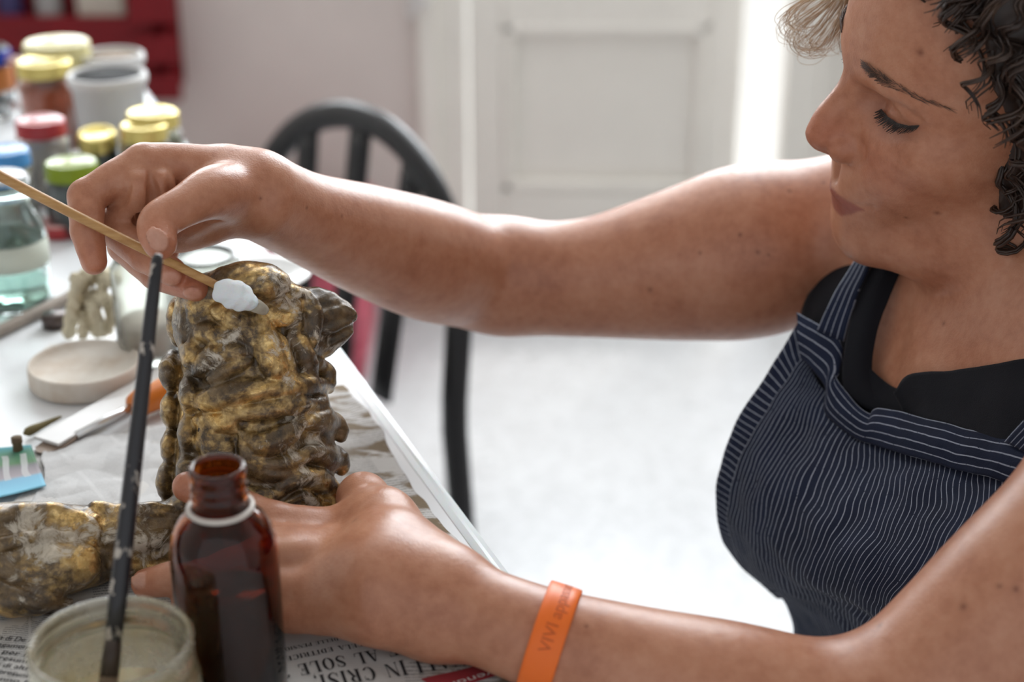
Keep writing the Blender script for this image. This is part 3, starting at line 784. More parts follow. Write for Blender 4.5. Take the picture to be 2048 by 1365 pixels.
# left hand, closed round the foot of the carving
LW = W(875, 1203, .795)
S += chain([LW, W(775, 1105, .812), W(690, 1072, .838)], [.0240, .0190, .0128], 0.014)
S += chain([LW, W(760, 1150, .795), W(650, 1135, .812)], [.0240, .0195, .0130], 0.014)
S += chain([LW, W(760, 1185, .790), W(640, 1180, .800)], [.0235, .0190, .0128], 0.014)
S += chain([LW, W(760, 1214, .790), W(645, 1222, .797)], [.0215, .0150, .0115], 0.012)
S += finger([(690, 1074, .838, .0128), (545, 1045, .835, .0108), (440, 1000, .842, .0094), (375, 974, .845, .0082)])
S += finger([(650, 1122, .812, .0130), (520, 1112, .806, .0108), (395, 1148, .818, .0094), (293, 1168, .834, .0080)])
S += finger([(640, 1180, .800, .0128), (510, 1175, .800, .0104), (430, 1212, .814, .0090), (372, 1212, .826, .0078)])
S += finger([(645, 1222, .797, .0115), (545, 1228, .798, .0096), (480, 1232, .804, .0084), (435, 1236, .812, .0070)])
S += chain([W(835, 1140, .815), W(765, 1048, .838), W(726, 998, .866), W(700, 992, .905)], [.0215, .0160, .0118, .0092], 0.012)   # thumb, behind the carving
S += [rc(W(650, 1098, .822), W(545, 1082, .818), .0110, .0085, 0.008), rc(W(765, 1045, .838), W(690, 1062, .842), .0115, .0095, 0.014)]                                                         # web
S += [nail(282, 1162, .8265, (-60, 6, .01), (-10, -6, -.02), .0046, .0058)]

# --- head
HS = [he((0, -88, 22), (73, 93, 90), 20), he((0, -56, -42), (60, 57, 80), 30)]
HS += [he((0, -48, -104), (40, 40, 21), 20), he((0, -12.5, -109), (18, 17.5, 16), 14)]
for s in (-1, 1):
    HS += [limb([H(s * 10, -14, -110), H(s * 42, -50, -99), H(s * 58, -92, -62)], [.014, .0165, .015], 0.022)]
    HS += [he((s * 43, -33, -31), (19, 21, 17), 20)]
    HS += [limb([H(s * 5, -4.5, 9), H(s * 25, -9.5, 11), H(s * 42, -22, 9), H(s * 52, -37, 4)], [.0055, .0065, .006, .005], 0.012)]
    HS += [he((s * 29, 2, -9), (18, 14, 10.5), 10, 's')]
    HS += [he((s * 31, -23, -13), (15, 16, 13), 3)]
    HS += [he((s * 24, -19, -52), (20, 20, 20), 18)]
HS += [he((0, -13, -76), (29, 22.5, 30), 16)]
HS += [limb([H(0, -5.5, 3), H(0, 7.6, -16), H(0, 15.6, -27), H(0, 19.3, -37.5)], [.0068, .0072, .0078, .0088], 0.005)]
HS += [rc(H(0, -7, -4), H(0, 4, -40), .0085, .0135, 0.008)]
for s in (-1, 1):
    HS += [he((s * 12.0, 7.5, -43.0), (6.6, 10.5, 8.4), 3.0)]
    HS += [he((s * 6, 13, -51), (3.4, 7, 3.6), 2, 's')]
HS += [limb([H(0, 19, -44), H(0, 9, -52)], [.0045, .004], 0.004)]
for s in (-1, 1):
    HS += [limb([H(0, 6.3, -79), H(s * 9, 4.5, -78.6), H(s * 18, -1.5, -77), H(s * 25, -9, -76)], [.0050, .0046, .0035, .001], 0.003)]
    HS += [limb([H(0, 1.6, -90), H(s * 9, -0.2, -89), H(s * 18, -5, -83.5), H(s * 25, -11, -77.5)], [.0054, .0050, .0036, .001], 0.003)]
HS += [he((0, 10.5, -65), (2.2, 5, 8), 5, 's')]                                   # philtrum
HS += [he((s * 74, -104, -22), (9, 16, 28), 6) for s in (-1, 1)]                  # ears
def hd(p): return (HR.T @ (np.asarray(p) - HT)) * 1000
def onface(pl, prims):
    """points of the near cheek under a pixel polyline, in head coordinates"""
    return [hd(W(x, y, march(x, y, prims, 0.75, 1.1))) for x, y in pl]
HB = list(HS)
def crease(pl, r, k, sink=0.0, op='s'):
    hp = onface(pl, HB)
    for s in (1, -1):
        HS.append(limb([H(s * x, y - sink, z) for x, y, z in hp], np.array(r) / 1000, k / 1000, op))
    return hp
crease([(1676, 396), (1700, 407), (1722, 414), (1746, 415)], [0.9, 0.9, 0.8, 0.9], 2.2)            # mouth line
crease([(1722, 282), (1728, 298), (1726, 314), (1716, 324)], [0.3, 0.7, 0.7, 0.4], 3.5, -0.3)             # alar crease
LASH = [(1763, 219), (1776, 234), (1796, 247), (1818, 252), (1838, 251)]
LH = crease(LASH, [0.7, 1.2, 1.3, 1.2, 0.6], 2.0)
crease([(1768, 205), (1784, 208), (1806, 218), (1828, 234), (1845, 246)], [0.4, 0.8, 0.9, 0.8, 0.4], 4.0, -0.2)   # fold of the upper lid
crease([(1772, 248), (1795, 266), (1825, 272), (1850, 262)], [0.3, 0.4, 0.4, 0.3], 6, -0.4)         # bag under the eye
S += HS

pos, quads = sculpt(S, (-0.31, 0.55, 0.62), (0.48, 1.19, 1.13), 0.0014)
hd_ = np.abs(((pos - HT) @ HR) * 1000 - (0, -70, -25)).max(1)
wr_ = np.clip((hd_ - 120) / 30, 0, 1)                                     # keep head and hands crisp, smooth the arms
for cc_, rr_ in ((W(300, 420, .88), .075), (W(560, 1130, .82), .095)):
    wr_ = wr_ * np.clip((np.linalg.norm(pos - cc_, axis=1) - rr_) / .02, 0, 1)
pos = relax(pos, quads, wr_, 24); pos = relax(pos, quads, 1 - wr_, 1)
body = fast_mesh('body', pos, quads, m_skin, person, PL)
# colour of lips, nails, cheeks, nose (the skin's own colour), and darker round her left eye
q = ((pos - HT) @ HR) * 1000                                  # head coordinates of every vertex
tint = np.ones((len(pos), 3))
def blend(mask, col):
    global tint
    mask = np.clip(mask, 0, 1)[:, None]; tint = tint * (1 - mask) + tint * np.array(col) * mask
def soft(d, w): return np.clip(0.5 - d / w, 0, 1)
inhead = q[:, 2] > -150
ax_ = np.abs(q[:, 0])
up = np.interp(ax_, [0, 4, 10, 18, 26], [-77.5, -76.5, -77.0, -76.0, -75.6]); lw = np.interp(ax_, [0, 10, 18, 26], [-93.0, -91.5, -85.0, -76.8])
lips = soft(q[:, 2] - up, 1.5) * soft(lw - q[:, 2], 1.5) * (q[:, 1] > -12) * (q[:, 1] < 20) * (ax_ < 27)
blend(lips, (0.62, 0.42, 0.50))
blend(0.45 * np.exp(-(((q - (32, -12, -42)) / (22, 18, 20)) ** 2).sum(1)), (1.0, 0.72, 0.68))
blend(0.55 * np.exp(-(((q - (0, 18, -34)) / (16, 20, 16)) ** 2).sum(1)), (1.0, 0.68, 0.62))
blend(0.6 * np.exp(-(((q - (27, -11, -13)) / (17, 12, 10)) ** 2).sum(1)), (0.62, 0.55, 0.62))  # darker patch around the near eye
for c_, Rn, r_ in NAILS:
    w_ = (pos - c_) @ Rn
    e_ = np.sqrt((((w_) / (r_ * (1.0, 1.0, 1.0))) ** 2).sum(1))
    blend(soft(e_ - 0.95, 0.25), (1.16, 1.46, 1.78))
for pts_ in ([W(346, 547, .861), W(392, 575, .8585), W(190, 530, .856), W(312, 490, .832), W(293, 1168, .834), W(375, 974, .845)]):
    blend(0.5 * np.exp(-((pos - pts_) ** 2).sum(1) / 0.014 ** 2), (1.05, 0.74, 0.70))     # flushed finger tips
ux_, uy_, ud_ = pix(pos)
for mx, my, mr in ((1588, 375, 1.5), (1472, 463, 1.4), (1510, 512, 1.7), (1297, 588, 1.5), (1640, 358, 1.2), (1545, 517, 1.1), (1392, 500, 1.1), (1835, 113, 1.9), (1870, 435, 1.7), (1805, 443, 1.2), (1919, 1207, 1.6), (2027, 1174, 1.4), (1990, 1167, 1.2), (1755, 1244, 1.4), (702, 1033, 1.3), (621, 424, 1.1), (692, 428, 1.1), (528, 402, 1.1), (1880, 640, 1.3), (1100, 1340, 1.1), (1180, 1245, 1.1)):
    near_ = np.nonzero((np.abs(ux_ - mx) < 9) & (np.abs(uy_ - my) < 9))[0]
    if len(near_):
        c_ = pos[near_[np.argmin(ud_[near_])]]
        blend(0.8 * np.exp(-(((pos - c_) ** 2).sum(1)) / (mr / 1000) ** 2), (0.36, 0.26, 0.24))
vcol(body, 'tint', tint)
# --- brows and lashes
m_hairdark = mat('dark_hair', (0.022, 0.012, 0.009), 0.42, spec=0.5)
m_brow = mat('brow_hair', (0.10, 0.055, 0.04), 0.6)
random.seed(4)
def strands(pl_lists, r0, m, name, parent=person, seg=4):
    gs = [tube(p, np.linspace(r0, r0 * 0.25, len(p)), seg, cap=False) for p in pl_lists]
    return part(name, join(*gs), m, person, parent)
def face3(px, py): return hd(W(px, py, march(px, py, HB, 0.75, 1.1)))
lash = []
for i in range(60):
    u = i / 59 * (len(LASH) - 1); a = int(min(u, len(LASH) - 2)); f = u - a
    h0 = LH[a] * (1 - f) + LH[a + 1] * f
    L = 5.6 * (0.6 + 0.6 * math.sin(math.pi * (i + 8) / 72)) * random.uniform(0.8, 1.15)
    dr = np.array([random.uniform(-0.2, 0.25) + 0.25 * (h0[0] - 30) / 15, 0.75, -0.75 + random.uniform(-0.15, 0.15)]); dr /= np.linalg.norm(dr)
    for s in (1, -1):
        p = [h0 + dr * L * t_ + np.array([0, 0.4, 0.35]) * L * t_ * t_ * 0.5 for t_ in (0, 0.35, 0.7, 1.0)]
        lash.append([H(s * x[0], x[1], x[2]) for x in p])
for k in (0, 1): strands(lash[k::2], 0.00042, m_hairdark, 'eyelashes')['kind'] = 'stuff'
brow = []
BL = catmull([(1722, 126, 9), (1740, 142, 15), (1772, 162, 15), (1808, 180, 9), (1850, 199, 6), (1910, 217, 3)], 60)
bh = [face3(x, y) for x, y, w in BL[::4]]
bh = catmull(bh, 60)
for i in range(60):
    for j in range(7 if i < 26 else 2):
        w_ = BL[i, 2] * 0.3; off = random.uniform(-w_, w_)
        p0 = bh[i] + np.array([random.uniform(-1, 1), 0.25, off * 0.9]); tdir = bh[min(i + 3, 59)] - bh[max(i - 3, 0)]; tdir = tdir / (np.linalg.norm(tdir) + 1e-9)
        dr = tdir * 1.0 + np.array([0, 0.12, 0.35 * (1 - i / 40) + random.uniform(-0.2, 0.2) - off * 0.1]); L = random.uniform(4, 7.5)
        for s in (1, -1):
            p = [p0 + dr * L * t_ + np.array([0, 0.5, 0]) * t_ * (1 - t_) for t_ in (0, 0.5, 1.0)]
            brow.append([H(s * x[0], x[1], x[2]) for x in p])
for k in (0, 1): strands(brow[k::2], 0.00015, m_brow, 'eyebrow')['kind'] = 'stuff'
# --- hair: a dark curly mass, combed from roots on the scalp
random.seed(11); rng = np.random.default_rng(5)
m_hairbrown = mat('curly_dark_brown_hair', (0.030, 0.017, 0.012), 0.38, spec=0.5)
t = NT(m_hairbrown); t.out(Base__Color=t.ramp(t.noise(t.coord(), 60, 3), [(0.3, (0.018, 0.010, 0.008)), (0.6, (0.05, 0.028, 0.019)), (0.8, (0.11, 0.062, 0.038))]))
def hairline(z): return np.interp(z, [-140, -90, -50, -20, 0, 25, 52, 80, 120], [-66, -60, -57, -57, -56, -44, -39, -20, 60])
cap = []
def scalp(P, S_):
    qq = ((P - HT) @ HR) * 1000
    return np.maximum(S_, (qq[:, 1] - hairline(qq[:, 2]) + 4) / 1000)
sc_pr = [he((0, -91, 22), (77, 97, 93), 10), he((0, -122, -50), (76, 60, 72), 30)] + [he((s * 60, -90, -58), (15, 32, 58), 14) for s in (-1, 1)]
hp, hq = sculpt(sc_pr, H(0, -90, 0) - 0.2, H(0, -90, 0) + 0.2, 0.004, scalp)
hair = fast_mesh('hair', hp, hq, m_hairbrown, person, PL)
locks = []
while len(locks) < 1300:
    a = rng.uniform(-1, 1, 3); a /= np.linalg.norm(a)
    r0 = np.array([0, -90, 22]) + a * (80, 100, 96)
    if r0[2] < -80 or r0[1] > hairline(r0[2]) - 2 or a[0] < -0.15: continue
    out_ = a * (1, 1, 0.6); out_ /= np.linalg.norm(out_)
    L = rng.uniform(45, 95); turns = rng.uniform(1.2, 3.2); cr = rng.uniform(4, 9); ph = rng.uniform(0, 6.28)
    fwd = np.array([rng.normal(0, 0.25), rng.normal(-0.05, 0.3), -1.0])
    e1 = np.cross(fwd, out_); e1 /= np.linalg.norm(e1) + 1e-9
    pts = []
    for i in range(22):
        u = i / 21
        c0 = r0 + out_ * (16 * math.sin(min(1, u * 1.6) * 1.57)) * rng.uniform(0.97, 1.03) + fwd * L * (u ** 1.25)
        pts.append(c0 + (e1 * math.cos(ph + turns * 6.28 * u) + out_ * math.sin(ph + turns * 6.28 * u)) * cr * min(1, u * 3))
    pts = np.array(pts)
    # keep clear of the face
    bad = (pts[:, 1] > hairline(pts[:, 2]) + np.where(pts[:, 2] > 5, 14, 3)) & (pts[:, 2] < 70)
    bad |= pts[:, 2] < -112
    cutn = int(np.argmax(bad)) if bad.any() else 22
    if cutn < 9: continue
    pts = catmull(pts[:cutn], 22)
    cl = rng.uniform(0.6, 1.6)
    for j in range(3):
        o_ = rng.normal(0, 1.6, 3)
        locks.append([H(*(x + o_ * (0.4 + 0.6 * k / 21))) for k, x in enumerate(pts)])
gs = [tube(p, np.r_[np.full(16, 0.0010), np.linspace(0.0010, 0.0002, 6)] * random.uniform(0.5, 1.3), 4, cap=False) for p in locks]
part('curls', join(*gs), m_hairbrown, person, hair)
m_wisp = mat('painted_backlit_hair', (0.50, 0.33, 0.19), 0.4, trans=0.35)  # backlight put into the colour: paler and warmer than her curls
wl = []
base_c = [[(1735, -70), (1690, -30), (1650, 10), (1612, 38), (1588, 62), (1590, 82), (1612, 92), (1640, 84), (1652, 66)],
          [(1735, -60), (1700, -20), (1668, 20), (1640, 60), (1612, 92), (1620, 108), (1652, 104), (1676, 82)],
          [(1720, -60), (1670, -30), (1622, -5), (1585, 20), (1572, 40), (1584, 58), (1610, 62), (1640, 50)],
          [(1740, -50), (1712, -5), (1695, 35), (1684, 70), (1690, 100), (1706, 112)],
          [(1740, -55), (1700, -20), (1690, 20), (1672, 62), (1650, 92), (1622, 100), (1604, 88)]]
for c_ in base_c:
    for j in range(34):
        sx, sy = rng.normal(0, 13), rng.normal(0, 10); sc_ = rng.uniform(0.85, 1.15); dd = rng.uniform(0.915, 0.965); n_ = rng.integers(5, len(c_) + 1)
        pl = [(c_[0][0] + (x - c_[0][0]) * sc_ + sx * k / 6 + rng.normal(0, 2), y + sy * k / 6 + rng.normal(0, 2)) for k, (x, y) in enumerate(c_[:n_])]
        w_ = catmull([W(x, y, dd + 0.006 * math.sin(k * 1.4 + j)) for k, (x, y) in enumerate(pl)], 30)
        wl.append(w_)
part('wisps', join(*[tube(p, np.linspace(0.00026, 0.00009, len(p)) * random.uniform(0.6, 1.5), 4, cap=False) for p in wl]), m_wisp, person, hair)
dk = []
for j in range(40):
    sx, sy = rng.normal(0, 5), rng.normal(0, 6)
    pl = [(1722 + sx, -40), (1704 + sx, 10 + sy), (1694 + sx * 0.7, 50 + sy), (1692 + sx, 84 + sy), (1704 + sx * 1.4, 108 + sy)]
    dk.append(catmull([W(x, y, 0.93 + rng.normal(0, 0.004)) for x, y in pl], 18))
part('forelock', join(*[tube(p, np.linspace(0.0004, 0.0001, len(p)), 4, cap=False) for p in dk]), m_hairbrown, person, hair)

# --- black shirt
m_shirt = mat('black_cotton', (0.008, 0.0085, 0.012), 0.85, spec=0.2, sheen=0.05)
t = NT(m_shirt); co = t.coord(); t.out(Normal=t.bump(t.math('ADD', t.noise(co, 1500, 2), t.math('MULTIPLY', t.noise(co, 40, 3), 1.5)), 0.35, 0.0008))
def cloth(name, nets, m, parent=None, thick=0.0012, wr=0.0, seed=0):
    gs, uvs = [], []
    for net, nr, nc in nets:
        G = loft(net, nr, nc)
        Wd = np.array([[W(*G[i, j, :3]) for j in range(nc)] for i in range(nr)])
        if wr:
            for i in range(nr):
                for j in range(nc):
                    Wd[i, j] += wr * np.array(mnoise.noise_vector(Vector(Wd[i, j] * 28) + Vector((seed, 0, 0)))) + wr * 0.5 * np.array(mnoise.noise_vector(Vector(Wd[i, j] * 70)))
        v, f, uv = gridmesh(Wd); gs.append((v, f)); uvs.append(uv)
    o = part(name, join(*gs), m, person, parent, True, np.concatenate(uvs))
    solidify(o, thick)
    return o
shirt = cloth('shirt', [
    ([[(1705, 440, 1.05), (1740, 460, 1.035), (1800, 490, 1.01)], [(1655, 530, 1.045), (1700, 550, 1.02), (1765, 570, .995)], [(1612, 600, 1.045), (1655, 630, 1.015), (1735, 660, .985)], [(1596, 665, 1.045), (1640, 710, 1.015), (1700, 745, .985)], [(1600, 740, 1.05), (1650, 790, 1.02), (1710, 820, .98)]], 24, 16),
    ([[(1755, 505, .985), (1780, 512, .975), (1812, 520, .972)], [(1708, 624, .975), (1735, 640, .966), (1758, 651, .965)], [(1688, 718, .970), (1720, 735, .962), (1746, 752, .96)], [(1690, 790, .965), (1735, 815, .955), (1782, 830, .945)]], 24, 14),
    ([[(1738, 732, .962), (1792, 776, .948), (1862, 800, .916)], [(1715, 765, .966), (1780, 815, .944), (1868, 840, .910)], [(1700, 800, .970), (1770, 850, .948), (1870, 890, .905)]], 12, 16)], m_shirt, wr=0.0012)
cloth('collar', [
    ([[(1788, 784, .932), (1826, 750, .920), (1936, 738, .885), (2048, 721, .850), (2150, 712, .825)], [(1808, 832, .930), (1856, 812, .909), (1950, 806, .875), (2050, 800, .842), (2150, 800, .818)], [(1770, 872, .944), (1862, 892, .902), (1960, 910, .868), (2050, 920, .84), (2150, 920, .815)]], 20, 40)], m_shirt, shirt, thick=0.002, wr=0.0012, seed=4)

# --- striped apron
def stripe_mat(name, axis, count, wob=0.10, width=0.14):
    m = mat(name, (0.02, 0.03, 0.07), 0.85, spec=0.2, sheen=0.05); t = NT(m); co = t.coord('UV'); oc = t.coord()
    sep = t.n('ShaderNodeSeparateXYZ'); t.link(co, sep.inputs[0])
    wv = t.math('MULTIPLY_ADD', t.noise(oc, 55, 2), wob * 4, -wob * 2)
    x = t.math('FRACT', t.math('ADD', t.math('MULTIPLY', sep.outputs[axis], float(count)), wv))
    ln = t.math('LESS_THAN', x, width)
    dash = t.math('GREATER_THAN', t.noise(oc, 900, 2), 0.36)
    navy = t.ramp(t.noise(oc, 30, 5), [(0.3, (0.006, 0.009, 0.024)), (0.7, (0.013, 0.019, 0.044))])
    t.out(Base__Color=t.mix(t.math('MULTIPLY', t.math('MULTIPLY', ln, dash), 0.8), navy, (0.34, 0.37, 0.44)),
          Normal=t.bump(t.math('ADD', t.noise(oc, 1400, 2), t.math('MULTIPLY', ln, 0.8)), 0.4, 0.0006))
    return m
m_bib = stripe_mat('navy_pinstripe', 0, 58)
m_band = stripe_mat('navy_pinstripe_band', 1, 5, 0.06, 0.14)
m_side = stripe_mat('navy_pinstripe_side', 1, 46, 0.08)
m_strap = stripe_mat('navy_pinstripe_strap', 0, 4, 0.03, 0.14)
bib_net = [
 [(1612, 712, 1.000), (1655, 790, .985), (1740, 872, .950), (1850, 912, .905), (1980, 944, .860), (2110, 975, .82)],
 [(1555, 800, 1.000), (1618, 870, .970), (1725, 950, .922), (1838, 990, .882), (1965, 1025, .842), (2100, 1040, .81)],
 [(1500, 890, 1.000), (1575, 950, .962), (1695, 1030, .908), (1808, 1075, .868), (1930, 1105, .832), (2070, 1120, .80)],
 [(1468, 990, 1.005), (1545, 1040, .962), (1655, 1095, .910), (1765, 1140, .870), (1880, 1175, .834), (2010, 1190, .80)],
 [(1466, 1075, 1.020), (1540, 1125, .978), (1635, 1160, .928), (1735, 1200, .888), (1835, 1232, .848), (1960, 1240, .81)],
 [(1500, 1140, 1.045), (1568, 1180, 1.01), (1650, 1195, .965), (1745, 1235, .925), (1835, 1275, .880), (1945, 1300, .83)],
 [(1575, 1200, 1.075), (1605, 1225, 1.05), (1665, 1250, 1.005), (1745, 1300, .960), (1835, 1345, .91), (1945, 1380, .86)],
 [(1590, 1285, 1.080), (1640, 1320, 1.05), (1700, 1360, 1.01), (1780, 1420, .97), (1870, 1470, .92), (1975, 1500, .87)],
 [(1560, 1420, 1.090), (1640, 1450, 1.06), (1720, 1480, 1.02), (1800, 1540, .98), (1890, 1590, .93), (2000, 1620, .88)]]
apron = cloth('apron', [(bib_net, 110, 120)], m_bib, None, 0.0015, 0.0028, 2)
side = [[(1614, 716, .9985), (1606, 680, 1.003), (1597, 640, 1.010), (1612, 655, 1.045)], [(1557, 800, .9985), (1538, 785, 1.005), (1520, 768, 1.016), (1545, 775, 1.06)], [(1502, 890, .9985), (1482, 876, 1.006), (1463, 862, 1.018), (1490, 870, 1.07)],
        [(1470, 990, 1.003), (1450, 975, 1.010), (1434, 962, 1.024), (1460, 965, 1.08)], [(1466, 1075, 1.018), (1450, 1064, 1.024), (1437, 1052, 1.036), (1466, 1050, 1.09)], [(1492, 1132, 1.04), (1478, 1125, 1.046), (1468, 1118, 1.056), (1500, 1110, 1.10)], [(1575, 1200, 1.073), (1562, 1198, 1.078), (1552, 1196, 1.085), (1585, 1185, 1.12)]]
cloth('side_band', [(side, 70, 18)], m_side, apron, 0.0015, 0.0012, 3)
ub = [(1594, 631, 1.005), (1640, 655, .993), (1680, 682, .982), (1672, 752, .975), (1714, 810, .958), (1746, 833, .948), (1768, 820, .940), (1869, 845, .902), (1955, 865, .874), (2017, 876, .855), (2070, 892, .838)]
lb = [(1606, 716, .998), (1628, 738, .990), (1655, 778, .980), (1657, 828, .974), (1690, 858, .960), (1725, 880, .947), (1757, 892, .936), (1840, 917, .902), (1915, 938, .876), (1976, 952, .855), (2045, 968, .838)]
mb = [((a[0] + b[0]) / 2, (a[1] + b[1]) / 2, (a[2] + b[2]) / 2 - 0.004) for a, b in zip(ub, lb)]
cloth('top_band', [([[(x, y, d - .002) for x, y, d in r_] for r_ in (ub, mb, lb)], 14, 120)], m_band, apron, 0.003, 0.0012, 5)
cloth('strap', [([[(1634, 660, .985), (1686, 684, .976)], [(1660, 600, .982), (1705, 610, .972)], [(1690, 550, .985), (1728, 552, .975)], [(1722, 500, .99), (1752, 502, .98)], [(1765, 430, 1.0), (1800, 440, .99)], [(1840, 410, 1.03), (1870, 425, 1.01)]], 40, 8)], m_strap, apron, 0.002, 0.0006, 6)
cloth('strap', [([[(2010, 885, .845), (2048, 905, .832)], [(2050, 836, .828), (2090, 860, .816)], [(2110, 770, .81), (2150, 790, .80)], [(2200, 700, .80), (2240, 720, .79)], [(2300, 680, .84), (2330, 700, .83)]], 40, 8)], m_strap, apron, 0.002, 0.0006, 6)

# --- dark trousers, mostly below the table
m_jean = simple('dark_blue_denim', (0.03, 0.045, 0.08), 0.85, 60, 0.2, 0.4)
TR = [ell((0.39, 0.87, 0.50), (0.12, 0.16, 0.12), None, 0.05)]
for s in (-1, 1):                                    # she sits side-on, knees towards the lens side of the chair
    TR += [limb([(0.40 + s * 0.08, 0.85, 0.50), (0.40 + s * 0.10, 0.66, 0.51), (0.39 + s * 0.10, 0.47, 0.50), (0.39 + s * 0.10, 0.44, 0.28), (0.39 + s * 0.10, 0.46, 0.05)], [.085, .078, .062, .055, .04], 0.03)]
    TR += [rc((0.39 + s * 0.10, 0.45, 0.04), (0.38 + s * 0.10, 0.33, 0.035), 0.035, 0.03, 0.02)]
tp_, tq_ = sculpt(TR, (0.15, 0.25, -0.02), (0.66, 1.08, 0.68), 0.006)
tp_[:, 2] = np.maximum(tp_[:, 2], 0.002)
fast_mesh('trousers', tp_, tq_, m_jean, person, PL)

# --- orange wristband
m_orange = mat('orange_silicone', (0.86, 0.15, 0.012), 0.42, sss=0.1)
m_orange_dk = mat('orange_silicone_sunk', (0.52, 0.085, 0.008), 0.55)
ba_ = W(1180, 1310, .773); bb_ = W(1040, 1262, .777)
axw = (bb_ - ba_) / np.linalg.norm(bb_ - ba_); cw = W(1098, 1283, .7748)
Rw = frame(axw, W(1098, 1183, .7748) - cw)            # x column points up the picture
RWB = 0.0262
prof = [(RWB, -.0078), (RWB + .0016, -.0080), (RWB + .0021, -.0074), (RWB + .0022, -.004), (RWB + .0022, .004), (RWB + .0021, .0074), (RWB + .0016, .0080), (RWB, .0078), (RWB, -.0078)]
wb = part('wristband', lathe(prof, cw, 96, Rw), m_orange, person)
wb['label'] = 'orange silicone wristband with sunk lettering'
def text_geo(s, size):
    c_ = bpy.data.curves.new('txt', 'FONT'); c_.body = s; c_.size = size
    o = bpy.data.objects.new('txt', c_); C.objects.link(o)
    bpy.context.view_layer.update()
    me = o.to_mesh(); v = np.array([q_.co[:] for q_ in me.vertices]); f = [tuple(p_.vertices) for p_ in me.polygons]
    o.to_mesh_clear(); bpy.data.objects.remove(o); bpy.data.curves.remove(c_)
    return v, f
def subdiv(v, f, n=1):
    bm = bmesh.new(); vs = [bm.verts.new(x) for x in v]
    for q_ in f:
        try: bm.faces.new([vs[i] for i in q_])
        except ValueError: pass
    for _ in range(n): bmesh.ops.subdivide_edges(bm, edges=bm.edges[:], cuts=1)
    return from_bm(bm)
tv, tf = subdiv(*text_geo('VIVI appassionatamente', 0.0085), 2)
camd = (np.array([0, 0, CAMZ]) - cw); cl_ = Rw.T @ camd; a_cam = math.atan2(cl_[1], cl_[0])
sgn = 1.0 if a_cam < 0 else -1.0                        # angle grows towards the top of the picture
ang0 = a_cam - sgn * 0.20
an = ang0 + sgn * tv[:, 0] / (RWB + .0022)
loc_ = np.c_[(RWB + .00235) * np.cos(an), (RWB + .00235) * np.sin(an), (tv[:, 1] - 0.003)]
part('lettering', (loc_ @ Rw.T + cw, tf), m_orange_dk, person, wb)
# ================================================================ newspapers
def hsheet(seed, amp):
    def z(x, y):
        p = Vector((x, y, seed))
        n = mnoise.noise(p * 9) * 0.5 + abs(mnoise.noise(p * 21 + Vector((3, 0, 0)))) * 0.8 + abs(mnoise.noise(p * 55)) * 0.3
        return TABLE + 0.0008 + amp * max(0.0, n)
    return z
def sheet(name, label, corners, z, m, nr=90, nc=90, ragged=0.0, seed=0):
    TL, TR_, BR, BL = [T(*c)[:2] for c in corners]
    G = np.zeros((nr, nc, 3))
    for i in range(nr):
        for j in range(nc):
            u, v = j / (nc - 1), i / (nr - 1)
            p = (TL * (1 - u) + TR_ * u) * (1 - v) + (BL * (1 - u) + BR * u) * v
            if ragged:
                e = max(0, 1 - min(u, v, 1 - u, 1 - v) * 25)
                q_ = mnoise.noise_vector(Vector((p[0] * 40, p[1] * 40, seed))) * ragged * e; p = p + np.array(q_[:2])
            G[i, j] = (p[0], p[1], z(p[0], p[1]))
    v, f, uv = gridmesh(G, True)
    c_ = (float(v[:, 0].mean()), float(v[:, 1].mean()), TABLE)
    o = link_mesh(name, v, f, m, None, c_, True, uv)
    solidify(o, 0.0003, 1.0)
    tag(o, label, 'newspaper')
    return o
